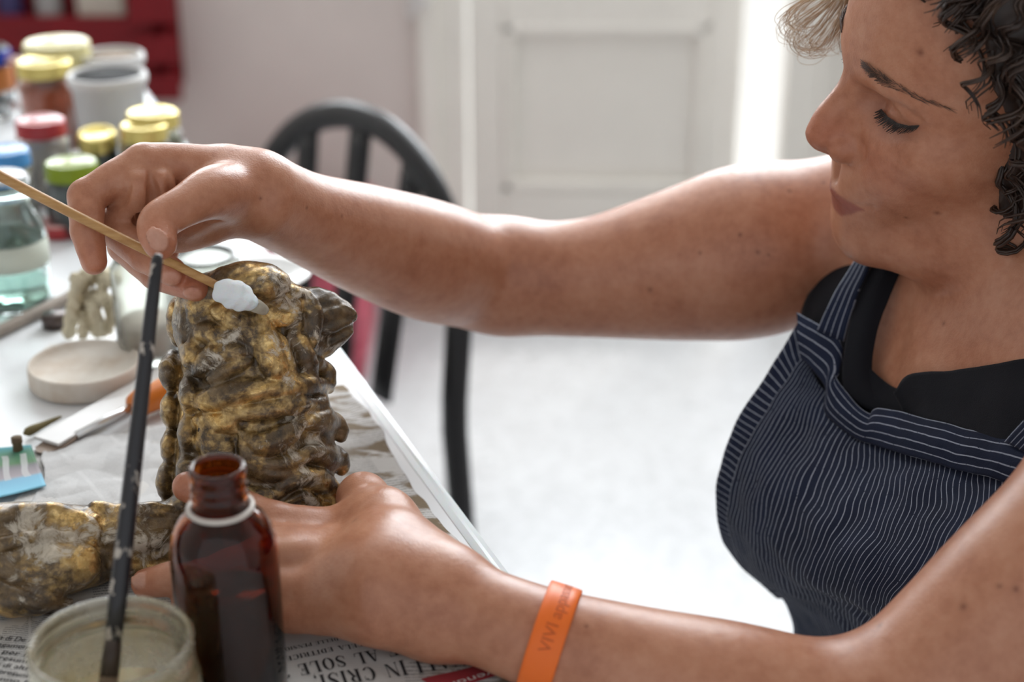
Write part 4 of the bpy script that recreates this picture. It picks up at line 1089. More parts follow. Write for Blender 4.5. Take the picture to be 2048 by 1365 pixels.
def newsprint(name, stain=0.0, rows=90, cols=5, ink=0.55, rot=0.0, colr=(0.60, 0.585, 0.565)):
    m = mat(name, colr, 0.8, spec=0.2); t = NT(m); uvc = t.coord('UV'); oc = t.coord()
    mp = t.n('ShaderNodeMapping'); t.link(uvc, mp.inputs[0]); mp.inputs['Rotation'].default_value = (0, 0, rot)
    sep = t.n('ShaderNodeSeparateXYZ'); t.link(mp.outputs[0], sep.inputs[0])
    lines = t.math('LESS_THAN', t.math('FRACT', t.math('MULTIPLY', sep.outputs[1], float(rows))), 0.45)
    colm = t.math('GREATER_THAN', t.math('FRACT', t.math('MULTIPLY', sep.outputs[0], float(cols))), 0.08)
    st_ = t.n('ShaderNodeMapping'); t.link(mp.outputs[0], st_.inputs[0]); st_.inputs['Scale'].default_value = (rows * 6.0, rows * 1.0, 1)
    words = t.math('GREATER_THAN', t.noise(st_.outputs[0], 1.0, 2), 0.47)
    txt = t.math('MULTIPLY', t.math('MULTIPLY', lines, colm), words)
    block = t.math('GREATER_THAN', t.noise(uvc, 4.0, 1), 0.45)
    txt = t.math('MULTIPLY', t.math('MULTIPLY', txt, block), ink)
    base = t.ramp(t.noise(oc, 14, 5), [(0.3, tuple(x * 0.9 for x in colr)), (0.7, tuple(min(1, x * 1.08) for x in colr))])
    c = t.mix(txt, base, (0.05, 0.05, 0.055))
    if stain:
        sx = t.n('ShaderNodeSeparateXYZ'); t.link(uvc, sx.inputs[0])
        near = t.ramp(sx.outputs[0], [(0.74, (0, 0, 0)), (0.93, (1, 1, 1))])
        smp = t.n('ShaderNodeMapping'); t.link(oc, smp.inputs[0]); smp.inputs['Scale'].default_value = (22, 60, 10); smp.inputs['Rotation'].default_value = (0, 0, 0.35)
        s_ = t.ramp(t.noise(smp.outputs[0], 1.0, 7, 0.65, 0.4), [(0.47, (0, 0, 0)), (0.56, (1, 1, 1))])
        c = t.mix(t.math('MULTIPLY', t.math('MULTIPLY', s_, near), stain), c, (0.20, 0.15, 0.095))
        r_ = t.ramp(t.noise(smp.outputs[0], 0.6, 3), [(0.66, (0, 0, 0)), (0.70, (1, 1, 1))])
        c = t.mix(t.math('MULTIPLY', t.math('MULTIPLY', r_, near), 0.7), c, (0.42, 0.09, 0.09))
    t.out(Base__Color=c, Normal=t.bump(t.noise(oc, 60, 5), 0.35, 0.002))
    return m
m_news = newsprint('newsprint_stained', 1.0, 120, 6)
m_news2 = newsprint('newsprint', 0.0, 46, 3, 0.75)
zA = hsheet(1.3, 0.0035)
paper = sheet('newspaper', 'crumpled stained newspaper spread under the gilded lion and the hand', [(70, 905), (692, 772), (1128, 1400), (-150, 1440)], zA, m_news, 130, 130, 0.006, 1)
zB = lambda x, y: zA(x, y) + 0.0016
paper2 = sheet('newspaper', 'newspaper corner with small columns of type beside the glass jar', [(-60, 1215), (120, 1245), (130, 1420), (-90, 1420)], zB, m_news2, 40, 40, 0.002, 2)
zC = hsheet(7.7, 0.005)
m_news3 = newsprint('newsprint_grey', 0.0, 60, 3, 0.3, 0.4, (0.56, 0.555, 0.55))
paper3 = sheet('newspaper', 'crumpled greyish newspaper between the orange knife and the lion foot', [(96, 898), (420, 850), (420, 1040), (66, 1012)], zC, m_news3, 90, 90, 0.006, 5)

# --- headline lettering: heavy strokes, hairlines and serifs
def glyph(ch):
    """closed polygons of a display serif letter, cap height 1, plus advance width"""
    R_ = lambda a, b, c, d: [(a, b), (c, b), (c, d), (a, d)]
    S_, h_ = 0.20, 0.045
    def stem(x, y0=0.0, y1=1.0, w=S_): return [R_(x, y0, x + w, y1), R_(x - 0.07, y0, x + w + 0.07, y0 + h_), R_(x - 0.07, y1 - h_, x + w + 0.07, y1)]
    def thin(x): return [R_(x, 0, x + h_, 1), R_(x - 0.07, 0, x + 0.11, h_), R_(x - 0.07, 1 - h_, x + 0.11, 1)]
    def ring(cx, cy, rx_, ry_, tx, ty, a0, a1, n=20):
        out = []
        for i in range(n):
            p = []
            for a, k in ((a0 + (a1 - a0) * i / n, 1), (a0 + (a1 - a0) * (i + 1) / n, 1), (a0 + (a1 - a0) * (i + 1) / n, 0), (a0 + (a1 - a0) * i / n, 0)):
                p.append((cx + (rx_ - (0 if k else tx)) * math.cos(a), cy + (ry_ - (0 if k else ty)) * math.sin(a)))
            out.append(p)
        return out
    def stroke(pts, ws):
        P = catmull(pts, 22); w = catmull(np.array(ws, float)[:, None], 22)[:, 0]; tg = np.gradient(P, axis=0); tg /= np.linalg.norm(tg, axis=1)[:, None] + 1e-9
        n_ = np.c_[-tg[:, 1], tg[:, 0]]; a = P + n_ * w[:, None] / 2; b = P - n_ * w[:, None] / 2
        return [[tuple(a[i]), tuple(a[i + 1]), tuple(b[i + 1]), tuple(b[i])] for i in range(21)]
    pi = math.pi
    G = {'I': (stem(0.12), 0.45), 'L': (stem(0.12) + [R_(0.3, 0, 0.72, h_), [(0.72, 0), (0.76, 0.3), (0.72, 0.3), (0.66, h_)]], 0.82),
         'E': (stem(0.12) + [R_(0.3, 0, 0.74, h_), R_(0.3, 1 - h_, 0.72, 1), R_(0.3, 0.49, 0.55, 0.49 + h_), [(0.72, 0), (0.76, 0.28), (0.72, 0.28), (0.66, h_)], [(0.66, 1 - h_), (0.7, 0.75), (0.74, 0.75), (0.72, 1)], R_(0.53, 0.36, 0.57, 0.66)], 0.84),
         'N': (thin(0.12) + thin(0.78) + [[(0.02, 1), (0.22, 1), (0.83, 0), (0.68, 0)]], 1.0),
         'A': ([[(0.36, 1), (0.50, 1), (0.90, 0), (0.66, 0)], [(0.38, 1), (0.44, 1), (0.14, 0), (0.09, 0)], R_(0.22, 0.3, 0.7, 0.3 + h_), R_(0.0, 0, 0.26, h_), R_(0.56, 0, 1.0, h_)], 1.0),
         'O': (ring(0.48, 0.5, 0.44, 0.53, 0.21, 0.04, 0, 2 * pi, 36), 0.98),
         'C': (ring(0.48, 0.5, 0.44, 0.53, 0.21, 0.04, 0.25 * pi, 1.78 * pi, 30) + [R_(0.78, 0.66, 0.82, 1.0)], 0.92),
         'R': (stem(0.12) + ring(0.42, 0.74, 0.36, 0.26, 0.20, 0.04, -0.5 * pi, 0.5 * pi) + [R_(0.3, 0.96, 0.42, 1), R_(0.3, 0.48, 0.42, 0.52), [(0.44, 0.5), (0.62, 0.48), (0.9, 0.02), (0.72, 0.0)]], 0.92),
         'S': (stroke([(0.70, 0.80), (0.55, 0.97), (0.30, 0.95), (0.18, 0.76), (0.36, 0.56), (0.58, 0.42), (0.66, 0.22), (0.46, 0.03), (0.22, 0.05), (0.08, 0.22)], [.05, .05, .08, .16, .2, .2, .16, .07, .05, .05]) + [R_(0.70, 0.66, 0.74, 0.98), R_(0.06, 0.02, 0.10, 0.34)], 0.82),
         'H': (stem(0.12) + stem(0.66) + [R_(0.3, 0.48, 0.7, 0.52)], 1.02), 'T': (stem(0.34) + [R_(0.02, 1 - h_, 0.86, 1), R_(0.02, 0.74, 0.06, 1), R_(0.82, 0.74, 0.86, 1)], 0.9),
         'D': (stem(0.12) + ring(0.42, 0.5, 0.44, 0.5, 0.21, 0.04, -0.5 * pi, 0.5 * pi), 0.94), 'P': (stem(0.12) + ring(0.42, 0.72, 0.36, 0.28, 0.20, 0.04, -0.5 * pi, 0.5 * pi), 0.82),
         '2': (stroke([(0.12, 0.74), (0.22, 0.95), (0.48, 0.96), (0.60, 0.74), (0.46, 0.48), (0.22, 0.22), (0.08, 0.04)], [.16, .07, .08, .19, .14, .06, .05]) + [[(0.08, 0), (0.68, 0), (0.72, 0.24), (0.66, 0.24), (0.6, 0.12), (0.12, 0.1)]], 0.8),
         '4': ([R_(0.42, 0, 0.60, 1), R_(0.02, 0.26, 0.74, 0.31), [(0.02, 0.30), (0.08, 0.30), (0.46, 1), (0.42, 1)]], 0.8), ',': ([R_(0.08, 0, 0.22, 0.16), [(0.22, 0.1), (0.22, 0), (0.12, -0.2), (0.10, -0.18)]], 0.34), ' ': ([], 0.5),
         'V': ([[(0.02, 1), (0.26, 1), (0.54, 0), (0.44, 0)], [(0.80, 1), (0.85, 1), (0.54, 0), (0.48, 0)], R_(-0.04, 1 - h_, 0.36, 1), R_(0.68, 1 - h_, 0.98, 1)], 0.95)}
    return G.get(ch, ([], 0.5))
m_ink = mat('newspaper_ink', (0.035, 0.033, 0.035), 0.7, spec=0.2)
def headline(s, p0, p1, capdir, name='headline', length=None, m=m_ink):
    """text from pixel p0 to pixel p1 along the baseline; capdir is a pixel that gives the cap height direction"""
    A_, B_ = T(*p0)[:2], T(*p1)[:2]; ex = B_ - A_; Ltot = np.linalg.norm(ex); ex /= Ltot
    ey = np.array([-ex[1], ex[0]]); cap = float((T(*capdir)[:2] - A_) @ ey)
    wtot = sum(glyph(c)[1] + 0.09 for c in s); sx = Ltot / wtot
    V, Fc = [], []; x = 0
    for ch in s:
        polys, ad = glyph(ch)
        for pg in polys:
            n0 = len(V)
            for (u, w) in pg:
                q_ = A_ + ex * (x + u) * sx + ey * w * cap; V.append((q_[0], q_[1], zA(q_[0], q_[1]) + 0.0009))
            Fc.append(tuple(range(n0, len(V))))
        x += ad + 0.09
    g = link_mesh(name, V, Fc, m, paper, tuple(paper.location), False)
    return g
headline('NALI IN CRISI,', (922, 1311), (622, 1364), (917, 1340))
headline('CHE AL SOLE 24', (842, 1290), (530, 1354), (838, 1313))
headline('TELA EDITRICE D', (726, 1294), (548, 1330), (724, 1303))
headline('DELLE PENSIONANTI', (676, 1287), (520, 1318), (674, 1294))
m_banner = mat('red_banner_print', (0.33, 0.035, 0.045), 0.7)
def flatpoly(name, pxs, m, parent, zf, lift, n=10):
    A4 = [T(*c)[:2] for c in pxs]; G = np.zeros((n, n * 2, 3))
    for i in range(n):
        for j in range(2 * n):
            u, v = j / (2 * n - 1), i / (n - 1); q_ = (A4[0] * (1 - u) + A4[1] * u) * (1 - v) + (A4[3] * (1 - u) + A4[2] * u) * v
            G[i, j] = (q_[0], q_[1], zf(q_[0], q_[1]) + lift)
    v, f, uv = gridmesh(G, True)
    return link_mesh(name, v, f, m, parent, tuple(parent.location), True, uv)
flatpoly('red_banner', [(842, 1367), (966, 1335), (1004, 1356), (880, 1395)], m_banner, paper, zA, 0.0008)
m_whiteink = mat('white_print', (0.72, 0.68, 0.66), 0.7)
def plain_text(s, p0, p1, capdir, zf, lift, m, parent, name='printed_text'):
    v, f = text_geo(s, 1.0); w = v[:, 0].max()
    A_, B_ = T(*p0)[:2], T(*p1)[:2]; ex = B_ - A_; L = np.linalg.norm(ex); ex /= L; ey = np.array([-ex[1], ex[0]]); cap = float((T(*capdir)[:2] - A_) @ ey)
    P = A_ + np.outer(v[:, 0] / w * L, ex) + np.outer(v[:, 1] / 0.7 * cap, ey)
    V = np.c_[P, [zf(a, b) + lift for a, b in P]]
    return link_mesh(name, V, f, m, parent, tuple(parent.location), False)
plain_text('vendi', (986, 1350), (905, 1374), (985, 1362), zA, 0.0013, m_whiteink, paper)
for i, s in enumerate(['gia di De Pa', 'pagamento', 'e per ita', 'presunto', 'ni di altre', 'il presunto', 'ianno fo']):
    y = 1284 + i * 13.5
    plain_text(s, (-14 - i * 0.6, y + 5), (72 - i, y + 17), (-13 - i * 0.6, y - 4), zB, 0.0008, m_ink, paper2)
# magazine cutting with a landscape photograph
m_cut = mat('colour_print', (0.3, 0.5, 0.5), 0.6, spec=0.2)
t = NT(m_cut); uvc = t.coord('UV'); sep = t.n('ShaderNodeSeparateXYZ'); t.link(uvc, sep.inputs[0])
cr_ = t.ramp(sep.outputs[1], [(0.0, (0.06, 0.24, 0.28)), (0.15, (0.07, 0.20, 0.13)), (0.38, (0.10, 0.20, 0.10)), (0.46, (0.20, 0.19, 0.20)), (0.66, (0.34, 0.30, 0.32)), (0.72, (0.20, 0.42, 0.58)), (1.0, (0.22, 0.52, 0.68))])
wv = t.n('ShaderNodeTexWave', Scale=1.3, Distortion=3.0); t.link(uvc, wv.inputs['Vector'])
msk = t.math('MULTIPLY', t.math('GREATER_THAN', wv.outputs['Fac'], 0.72), t.math('LESS_THAN', t.math('ABSOLUTE', t.math('SUBTRACT', sep.outputs[1], 0.45)), 0.26))
t.out(Base__Color=t.mix(t.math('MULTIPLY', msk, 0.7), cr_, (0.5, 0.5, 0.5)))
zD = hsheet(2.2, 0.002)
cutting = sheet('magazine_page', 'glossy magazine cutting with a blue and green landscape print at the left edge', [(-90, 915), (64, 905), (94, 984), (-80, 1030)], lambda x, y: zD(x, y) + 0.003, m_cut, 24, 24)
cutting['category'] = 'magazine'

# ================================================================ jars and pots at the back
def glass(name, col=(1, 1, 1), rough=0.02, ior=1.45): return mat(name, col, rough, trans=1.0, ior=ior)
m_glass = glass('clear_glass', (0.97, 0.99, 0.98)); m_frost = glass('smeared_glass', (0.93, 0.95, 0.90), 0.18); m_green = glass('greenish_glass', (0.84, 0.94, 0.91), 0.03)
m_gold_lid = simple('gold_lid', (0.62, 0.50, 0.16), 0.2, 30, 0.1, 0.03); m_gold_lid.node_tree.nodes['Principled BSDF'].inputs['Metallic'].default_value = 0.6
def lidm(name, c): return simple(name, c, 0.16, 30, 0.08, 0.02)
def jar(px, py, h, rpx, label, m_lid, m_fill, fill=0.75, m_body=None, lid_h=0.014, tilt=None, name='glass_jar', open_=False, group=None, shoulder=0.9):
    """screw jar whose lid centre shows at the pixel; h total height, rpx lid radius in pixels"""
    top = T(px, py, TABLE + h); d = pix(top)[2]; r = rpx * d / FPX
    base = (float(top[0]), float(top[1]), TABLE)
    o = root(name, label, 'jar', base, group)
    rb = r * 1.08; hb = h - lid_h * 0.5; w_ = 0.0018
    out = [(0, 0), (rb * 0.9, 0), (rb, 0.004), (rb, hb * 0.78), (rb * 0.98, hb * 0.84), (r * shoulder, hb * 0.90), (r * shoulder, hb)]
    inn = [(r * shoulder - w_, hb), (r * shoulder - w_, hb * 0.89), (rb * 0.98 - w_, hb * 0.83), (rb - w_, hb * 0.77), (rb - w_, 0.006), (rb * 0.9 - w_, 0.004), (0, 0.004)]
    Rm = None if tilt is None else tilt
    def put(g): 
        v = np.asarray(g[0])
        return (v @ (np.eye(3) if Rm is None else Rm).T + np.array(base), g[1])
    part('glass', put(lathe(out + inn, seg=40)), m_body or m_glass, o)
    if m_fill is not None:
        hf = 0.004 + (hb * 0.8) * fill
        part('contents', put(lathe([(0, 0.0045), (rb - w_ - .0004, 0.0065), (rb - w_ - .0004, hf), (0, hf)], seg=36)), m_fill, o)
    if m_lid is not None:
        z0 = h - lid_h
        rim = [(r - .002, z0), (r, z0), (r + .0006, z0 + .001), (r, z0 + .002), (r, h - .0025), (r - .0012, h - .0006), (r - .004, h), (r - .0055, h - .0008), (0, h - .0008)]
        part('lid', put(lathe(rim, seg=48)), m_lid, o)
    return o
m_teal = simple('dark_teal_pigment', (0.035, 0.055, 0.055), 0.6); m_brown = simple('brown_pigment', (0.20, 0.11, 0.04), 0.6); m_pale = simple('pale_powder', (0.55, 0.49, 0.45), 0.7)
m_orange_p = simple('red_orange_pigment', (0.50, 0.09, 0.02), 0.6); m_blueish = simple('blue_pigment', (0.10, 0.20, 0.36), 0.6); m_olive = simple('olive_pigment', (0.16, 0.15, 0.06), 0.6)
m_lid_green = lidm('green_lid', (0.20, 0.27, 0.012)); m_lid_red = lidm('red_lid', (0.36, 0.03, 0.035)); m_lid_blue = lidm('blue_lid', (0.06, 0.25, 0.55))
m_lid_pale = lidm('pale_yellow_lid', (0.60, 0.54, 0.27)); m_pinklid = lidm('pink_lid', (0.70, 0.36, 0.34)); m_cobalt = lidm('cobalt_lid', (0.02, 0.05, 0.36))
jar(141, 322, 0.062, 53, 'small glass jar with a bright green lid left of the hand', m_lid_green, m_teal, 0.9)
jar(80, 238, 0.075, 50, 'glass jar with a red lid and pale powder inside', m_lid_red, m_pale, 0.9)
def tiltR(axis, a):
    return np.array(Matrix.Rotation(a, 3, Vector(axis)))
jar(199, 252, 0.064, 38, 'small gold-lidded jar tipped towards the camera, left of the gold pair', m_gold_lid, m_teal, 0.9, tilt=tiltR((1, 0, 0), math.radians(13)))
jar(286, 247, 0.074, 47, 'gold-lidded jar with brown contents directly above the knuckles', m_gold_lid, m_brown, 0.95)
jar(304, 222, 0.078, 52, 'gold-lidded jar at the table edge, partly hidden behind the other gold lids', m_gold_lid, m_olive, 0.9)
jar(86, 120, 0.092, 55, 'tall jar of red-orange pigment under a gold lid', m_gold_lid, m_orange_p, 0.95)
jar(112, 82, 0.098, 66, 'wide jar with a pale yellow lid at the far end of the table', m_lid_pale, m_olive, 0.9, lid_h=0.024)
jar(8, 298, 0.070, 49, 'jar with a light blue lid behind the clear glass flask', m_lid_blue, m_pale, 0.8)
jar(158, 300, 0.034, 17, 'tiny dark red bottle between the green and gold lids', mat('silver_cap', (0.8, 0.8, 0.8), 0.12, metal=1.0), m_orange_p, 0.9, name='small_bottle')
# open white pots
m_plastic = simple('white_plastic', (0.62, 0.61, 0.60), 0.4, 8, 0.05, 0.1); m_blackp = simple('black_paint', (0.012, 0.012, 0.012), 0.7, spec=0.15); m_brownp = simple('brown_paste', (0.14, 0.085, 0.04), 0.6)
def pot(px, py, h, rpx, label, m_fill, drop):
    top = T(px, py, TABLE + h); d = pix(top)[2]; r = rpx * d / FPX; b = (float(top[0]), float(top[1]), TABLE)
    o = root('paint_pot', label, 'pot', b, None)
    part('cup', lathe([(0, 0), (r * 0.76, 0), (r * 0.78, .003), (r * 0.93, h - .012), (r, h - .011), (r + .0012, h - .006), (r, h - .001), (r * 0.94, h), (r * 0.90, h - .002), (r * 0.88, h - .012), (r * 0.74, .005), (0, .005)], b, 56), m_plastic, o)
    part('paint', lathe([(0, h - drop - .004), (r * 0.872, h - drop - .004), (r * 0.876, h - drop), (0, h - drop)], b, 48), m_fill, o)
    part('smear', lathe([(r * 0.9, h - .0018), (r * 0.97, h - .0006), (r * 1.005, h - .006)], b, 20), m_plastic, o)
    return o
pot(213, 145, 0.090, 78, 'white plastic pot with black paint inside', m_blackp, 0.0035)
pot(224, 105, 0.086, 62, 'white pot of brown paste behind the black paint pot', m_brownp, 0.0035)
# mug with a pink handle at the left edge
mb_ = T(-12, 232); mbase = (float(mb_[0]), float(mb_[1]), TABLE); dm = pix(mb_)[2]; rm = 46 * dm / FPX
mug = root('glass_mug', 'glass mug with blue rim and pinkish handle at the left edge', 'mug', mbase)
part('cup', lathe([(0, 0), (rm * .9, 0), (rm, .004), (rm, .072), (rm - .002, .073), (rm - .003, .072), (rm - .003, .005), (0, .004)], mbase, 40), m_glass, mug)
part('rim_band', lathe([(rm + .0002, .058), (rm + .0008, .060), (rm + .0008, .071), (rm + .0002, .0725)], mbase, 40), m_cobalt, mug)
part('contents', lathe([(0, .0055), (rm - .0035, .0055), (rm - .0035, .026), (0, .026)], mbase, 36), m_blueish, mug)
part('paper_label', lathe([(rm + .0002, .030), (rm + .0009, .031), (rm + .0009, .054), (rm + .0002, .055)], mbase, 40), simple('orange_label', (0.42, 0.14, 0.03), 0.6), mug)
part('handle', tube(catmull([np.array(mbase) + (rm * .98, -.006, .062), np.array(mbase) + (rm + .016, -.012, .060), np.array(mbase) + (rm + .024, -.015, .042), np.array(mbase) + (rm + .018, -.012, .020), np.array(mbase) + (rm * .98, -.006, .012)], 24), 0.0042, 10), mat('pink_glaze', (0.62, 0.38, 0.36), 0.25), mug)
# flask
fb = T(34, 607); fbase = (float(fb[0]), float(fb[1]), TABLE); df = pix(fb)[2]; rf = 73 * df / FPX
fl = root('glass_flask', 'clear glass flask of greenish liquid with a paper label at the left edge', 'flask', fbase)
po = [(0, 0), (rf * .92, 0), (rf, .005), (rf, .056), (rf * .96, .066), (rf * .80, .075), (rf * .70, .080), (rf * .68, .090), (rf * .76, .091), (rf * .77, .096), (rf * .74, .098)]
pi_ = [(rf * .66, .097), (rf * .62, .090), (rf * .64, .080), (rf * .74, .073), (rf * .90, .064), (rf - .002, .055), (rf - .002, .007), (rf * .9, .004), (0, .004)]
part('glass', lathe(po + pi_, fbase, 56), m_green, fl)
part('liquid', lathe([(0, .0045), (rf * .9, .0045), (rf - .0024, .0075), (rf - .0024, .028), (0, .028)], fbase, 48), glass('green_liquid', (0.55, 0.74, 0.68), 0.05, 1.33), fl)
part('label', lathe([(rf + .0003, .034), (rf + .0006, .034), (rf + .0006, .054), (rf + .0003, .054)], fbase, 56), simple('faded_label', (0.58, 0.62, 0.54), 0.8), fl)
part('stopper', lathe([(0, .0985), (rf * .5, .0985), (rf * .66, .099), (rf * .70, .1015), (rf * .62, .103), (0, .1025)], fbase, 40), mat('grey_stopper', (0.62, 0.64, 0.65), 0.25), fl)
# pink lid lying on the table
lp_ = T(120, 440, TABLE + .012); rl = 42 * pix(lp_)[2] / FPX
o = link_mesh('jar_lid', *lathe([(rl - .002, 0), (rl, 0), (rl + .0006, .002), (rl, .004), (rl, .010), (rl - .0015, .012), (rl - .004, .012), (rl - .005, .011), (0, .011), (0, .009), (rl - .002, .009), (rl - .002, 0)], (lp_[0], lp_[1], TABLE), 48), m_pinklid, None, (float(lp_[0]), float(lp_[1]), TABLE))
o.data.materials.append(m_lid_red)
for p_ in o.data.polygons:
    if p_.center.z < 0.0095 and Vector(p_.center[:2]).length > rl * 0.9: p_.material_index = 1
tag(o, 'pink jar lid with a red rim lying on the table behind the fingers', 'lid')
# cloudy jars and dish behind the fingers
jar(278, 478, 0.088, 60, 'cloudy glass jar standing behind the bent fingers', None, m_pale, 0.35, m_frost)
jar(408, 492, 0.052, 66, 'low cloudy glass jar between the hand and the white dish', None, simple('grey_water', (0.42, 0.44, 0.43), 0.2), 0.5, m_frost)
ds = T(522, 548, TABLE + .014); rd = 100 * pix(ds)[2] / FPX; dsb = (float(ds[0]), float(ds[1]), TABLE)
o = link_mesh('saucer', *lathe([(0, 0), (rd * .55, 0), (rd * .58, .003), (rd * .9, .011), (rd, .014), (rd * .99, .0155), (rd * .88, .0135), (rd * .55, .005), (0, .0045)], dsb, 64), simple('white_china', (0.80, 0.80, 0.79), 0.2), None, dsb)
tag(o, 'white china saucer half hidden behind the lion head', 'saucer')
# round plaster dish
pdp = T(168, 722, TABLE + .015); rp = 111 * pix(pdp)[2] / FPX; pb = (float(pdp[0]), float(pdp[1]), TABLE)
m_plaster = mat('cream_plaster', (0.62, 0.55, 0.47), 0.7); t = NT(m_plaster); co = t.coord()
t.out(Base__Color=t.ramp(t.noise(co, 35, 6), [(0.3, (0.52, 0.42, 0.33)), (0.5, (0.63, 0.565, 0.49)), (0.75, (0.70, 0.66, 0.60))]), Normal=t.bump(t.noise(co, 160, 4), 0.3, 0.0008))
o = link_mesh('plaster_dish', *lathe([(0, 0), (rp * .97, 0), (rp, .002), (rp, .0125), (rp * .985, .0148), (rp * .95, .015), (rp * .92, .0128), (rp * .88, .0112), (0, .0105)], pb, 80), m_plaster, None, pb)
tag(o, 'round cream plaster dish lying on the table beside the black brush', 'dish')
# crumpled cotton
m_cotton = simple('cream_cotton', (0.62, 0.55, 0.40), 0.9, 60, 0.12, 0.6)
CT = []
for pts, r in (([(138, 668), (146, 610), (160, 560), (186, 540)], 13), ([(165, 668), (172, 620), (168, 580), (150, 556)], 12), ([(196, 664), (190, 622), (176, 596)], 13), ([(215, 660), (222, 620), (205, 580), (215, 548)], 12), ([(180, 560), (205, 552), (226, 560)], 15), ([(150, 600), (180, 592), (205, 600)], 12)):
    CT.append(limb([W(x, y, 1.145 + 0.012 * math.sin(x * 0.09 + y * 0.05)) for x, y in pts], [r * 1.15 / FPX] * len(pts), 0.003))
cz = lambda P, S_: np.maximum(S_ + 0.0012 * np.sin(P[:, 0] * 700) * np.sin(P[:, 1] * 600 + P[:, 2] * 500), TABLE + .0005 - P[:, 2])
cpos, cq = sculpt(CT, W(180, 600, 1.145) - 0.06, W(180, 600, 1.145) + 0.06, 0.0016, cz)
o = fast_mesh('cotton_wad', cpos, cq, m_cotton, None, tuple(np.r_[T(180, 664)[:2], TABLE]))
tag(o, 'crumpled cream cotton wad standing behind the plaster dish', 'cotton')

# ================================================================ tools on the table
kd = root('palette_knife', 'palette knife with an orange handle and narrow steel shank beside the lion', 'knife', tuple(np.r_[T(262, 830)[:2], TABLE]))
k0 = T(262, 815, TABLE + .011); k1 = T(420, 742, TABLE + .011)
kl = (k1 - k0); kl /= np.linalg.norm(kl)
part('handle', tube(np.array([k0 + kl * s for s in (0, .002, .006, .03, .055, .075, .078)]), [.0045, .0075, .0088, .0098, .0098, .0080, .003], 20), mat('orange_plastic', (0.62, 0.17, 0.018), 0.35), kd)
s1 = T(152, 872, TABLE + .005)
part('shank', tube(np.array([k0 + kl * .004, k0 * .6 + s1 * .4, s1]), [.0026, .0030, .0030], 10), mat('brushed_steel', (0.72, 0.72, 0.72), 0.28, metal=1.0), kd)
s2 = T(72, 905, TABLE + .003); sd = (s2 - s1) / np.linalg.norm(s2 - s1); sn = np.cross(sd, (0, 0, 1))
bl = []
for u, w_ in ((0, .0022), (.15, .005), (.4, .0072), (.7, .0078), (.92, .0055), (1, .0005)):
    c_ = s1 + (s2 - s1) * u; bl += [c_ - sn * w_ + (0, 0, .0006), c_ + sn * w_ + (0, 0, .0006), c_ + sn * w_ - (0, 0, .0006), c_ - sn * w_ - (0, 0, .0006)]
part('blade', (np.array(bl), [(4 * i + a, 4 * i + (a + 1) % 4, 4 * i + 4 + (a + 1) % 4, 4 * i + 4 + a) for i in range(5) for a in range(4)]), simple('tarnished_blade', (0.22, 0.16, 0.12), 0.45, 60, 0.2), kd, smooth=False)
def ribbon(name, label, cat, p0, p1, w0, z0, th, m):
    a, b = T(*p0, TABLE + z0), T(*p1, TABLE + z0); d_ = (b - a); L = np.linalg.norm(d_[:2]); R_ = rotz(math.atan2(d_[1], d_[0]))
    c_ = (a + b) / 2; g = box((c_[0], c_[1], TABLE + z0), (L, w0, th), R_, th * 0.3)
    o = link_mesh(name, g[0], g[1], m, None, (float(c_[0]), float(c_[1]), TABLE), False); return tag(o, label, cat)
ribbon('plastic_strip', 'translucent white plastic strip lying between the dish and the palette knife', 'strip', (92, 884), (345, 742), 0.021, 0.0062, 0.0022, mat('milky_plastic', (0.72, 0.70, 0.68), 0.35, trans=0.3))
ribbon('wooden_strip', 'grey-brown wooden strip lying under the flask and cotton', 'strip', (-60, 690), (150, 588), 0.009, 0.004, 0.007, simple('weathered_wood', (0.34, 0.29, 0.25), 0.8, 40, 0.15))
b0, b1 = T(48, 868, TABLE + .004), T(122, 834, TABLE + .003)
o = link_mesh('stick_stub', *tube(catmull([b0, b0 * .6 + b1 * .4, b1], 9), [.001, .0030, .0032, .0030, .0026, .0022, .0018, .0014, .0008], 10), simple('olive_bristle', (0.15, 0.12, 0.05), 0.8, 80, 0.25), None, tuple(np.r_[b0[:2], TABLE]))
tag(o, 'short olive-brown stub lying left of the palette knife', 'stub')
pk = T(38, 914); o = link_mesh('cork_plug', *lathe([(0, 0), (.0032, 0), (.0036, .001), (.0028, .009), (.0034, .010), (.0034, .0135), (0, .014)], pk, 16), simple('dark_cork', (0.14, 0.10, 0.06), 0.8, 90, 0.25), None, tuple(pk))
tag(o, 'small dark plug standing above the magazine cutting', 'plug')
m_darkmetal = mat('dark_metal', (0.08, 0.06, 0.055), 0.3, metal=0.6)
cpk = T(110, 652); rk = 25 * pix(cpk)[2] / FPX
o = link_mesh('bottle_cap', *lathe([(rk * .9, 0), (rk, 0), (rk, .008), (rk * .9, .010), (rk * .8, .0105), (0, .0105), (0, .008), (rk * .88, .008), (rk * .9, 0)], cpk, 32), m_darkmetal, None, tuple(cpk))
tag(o, 'dark metal cap lying between the flask and the cotton wad', 'cap')

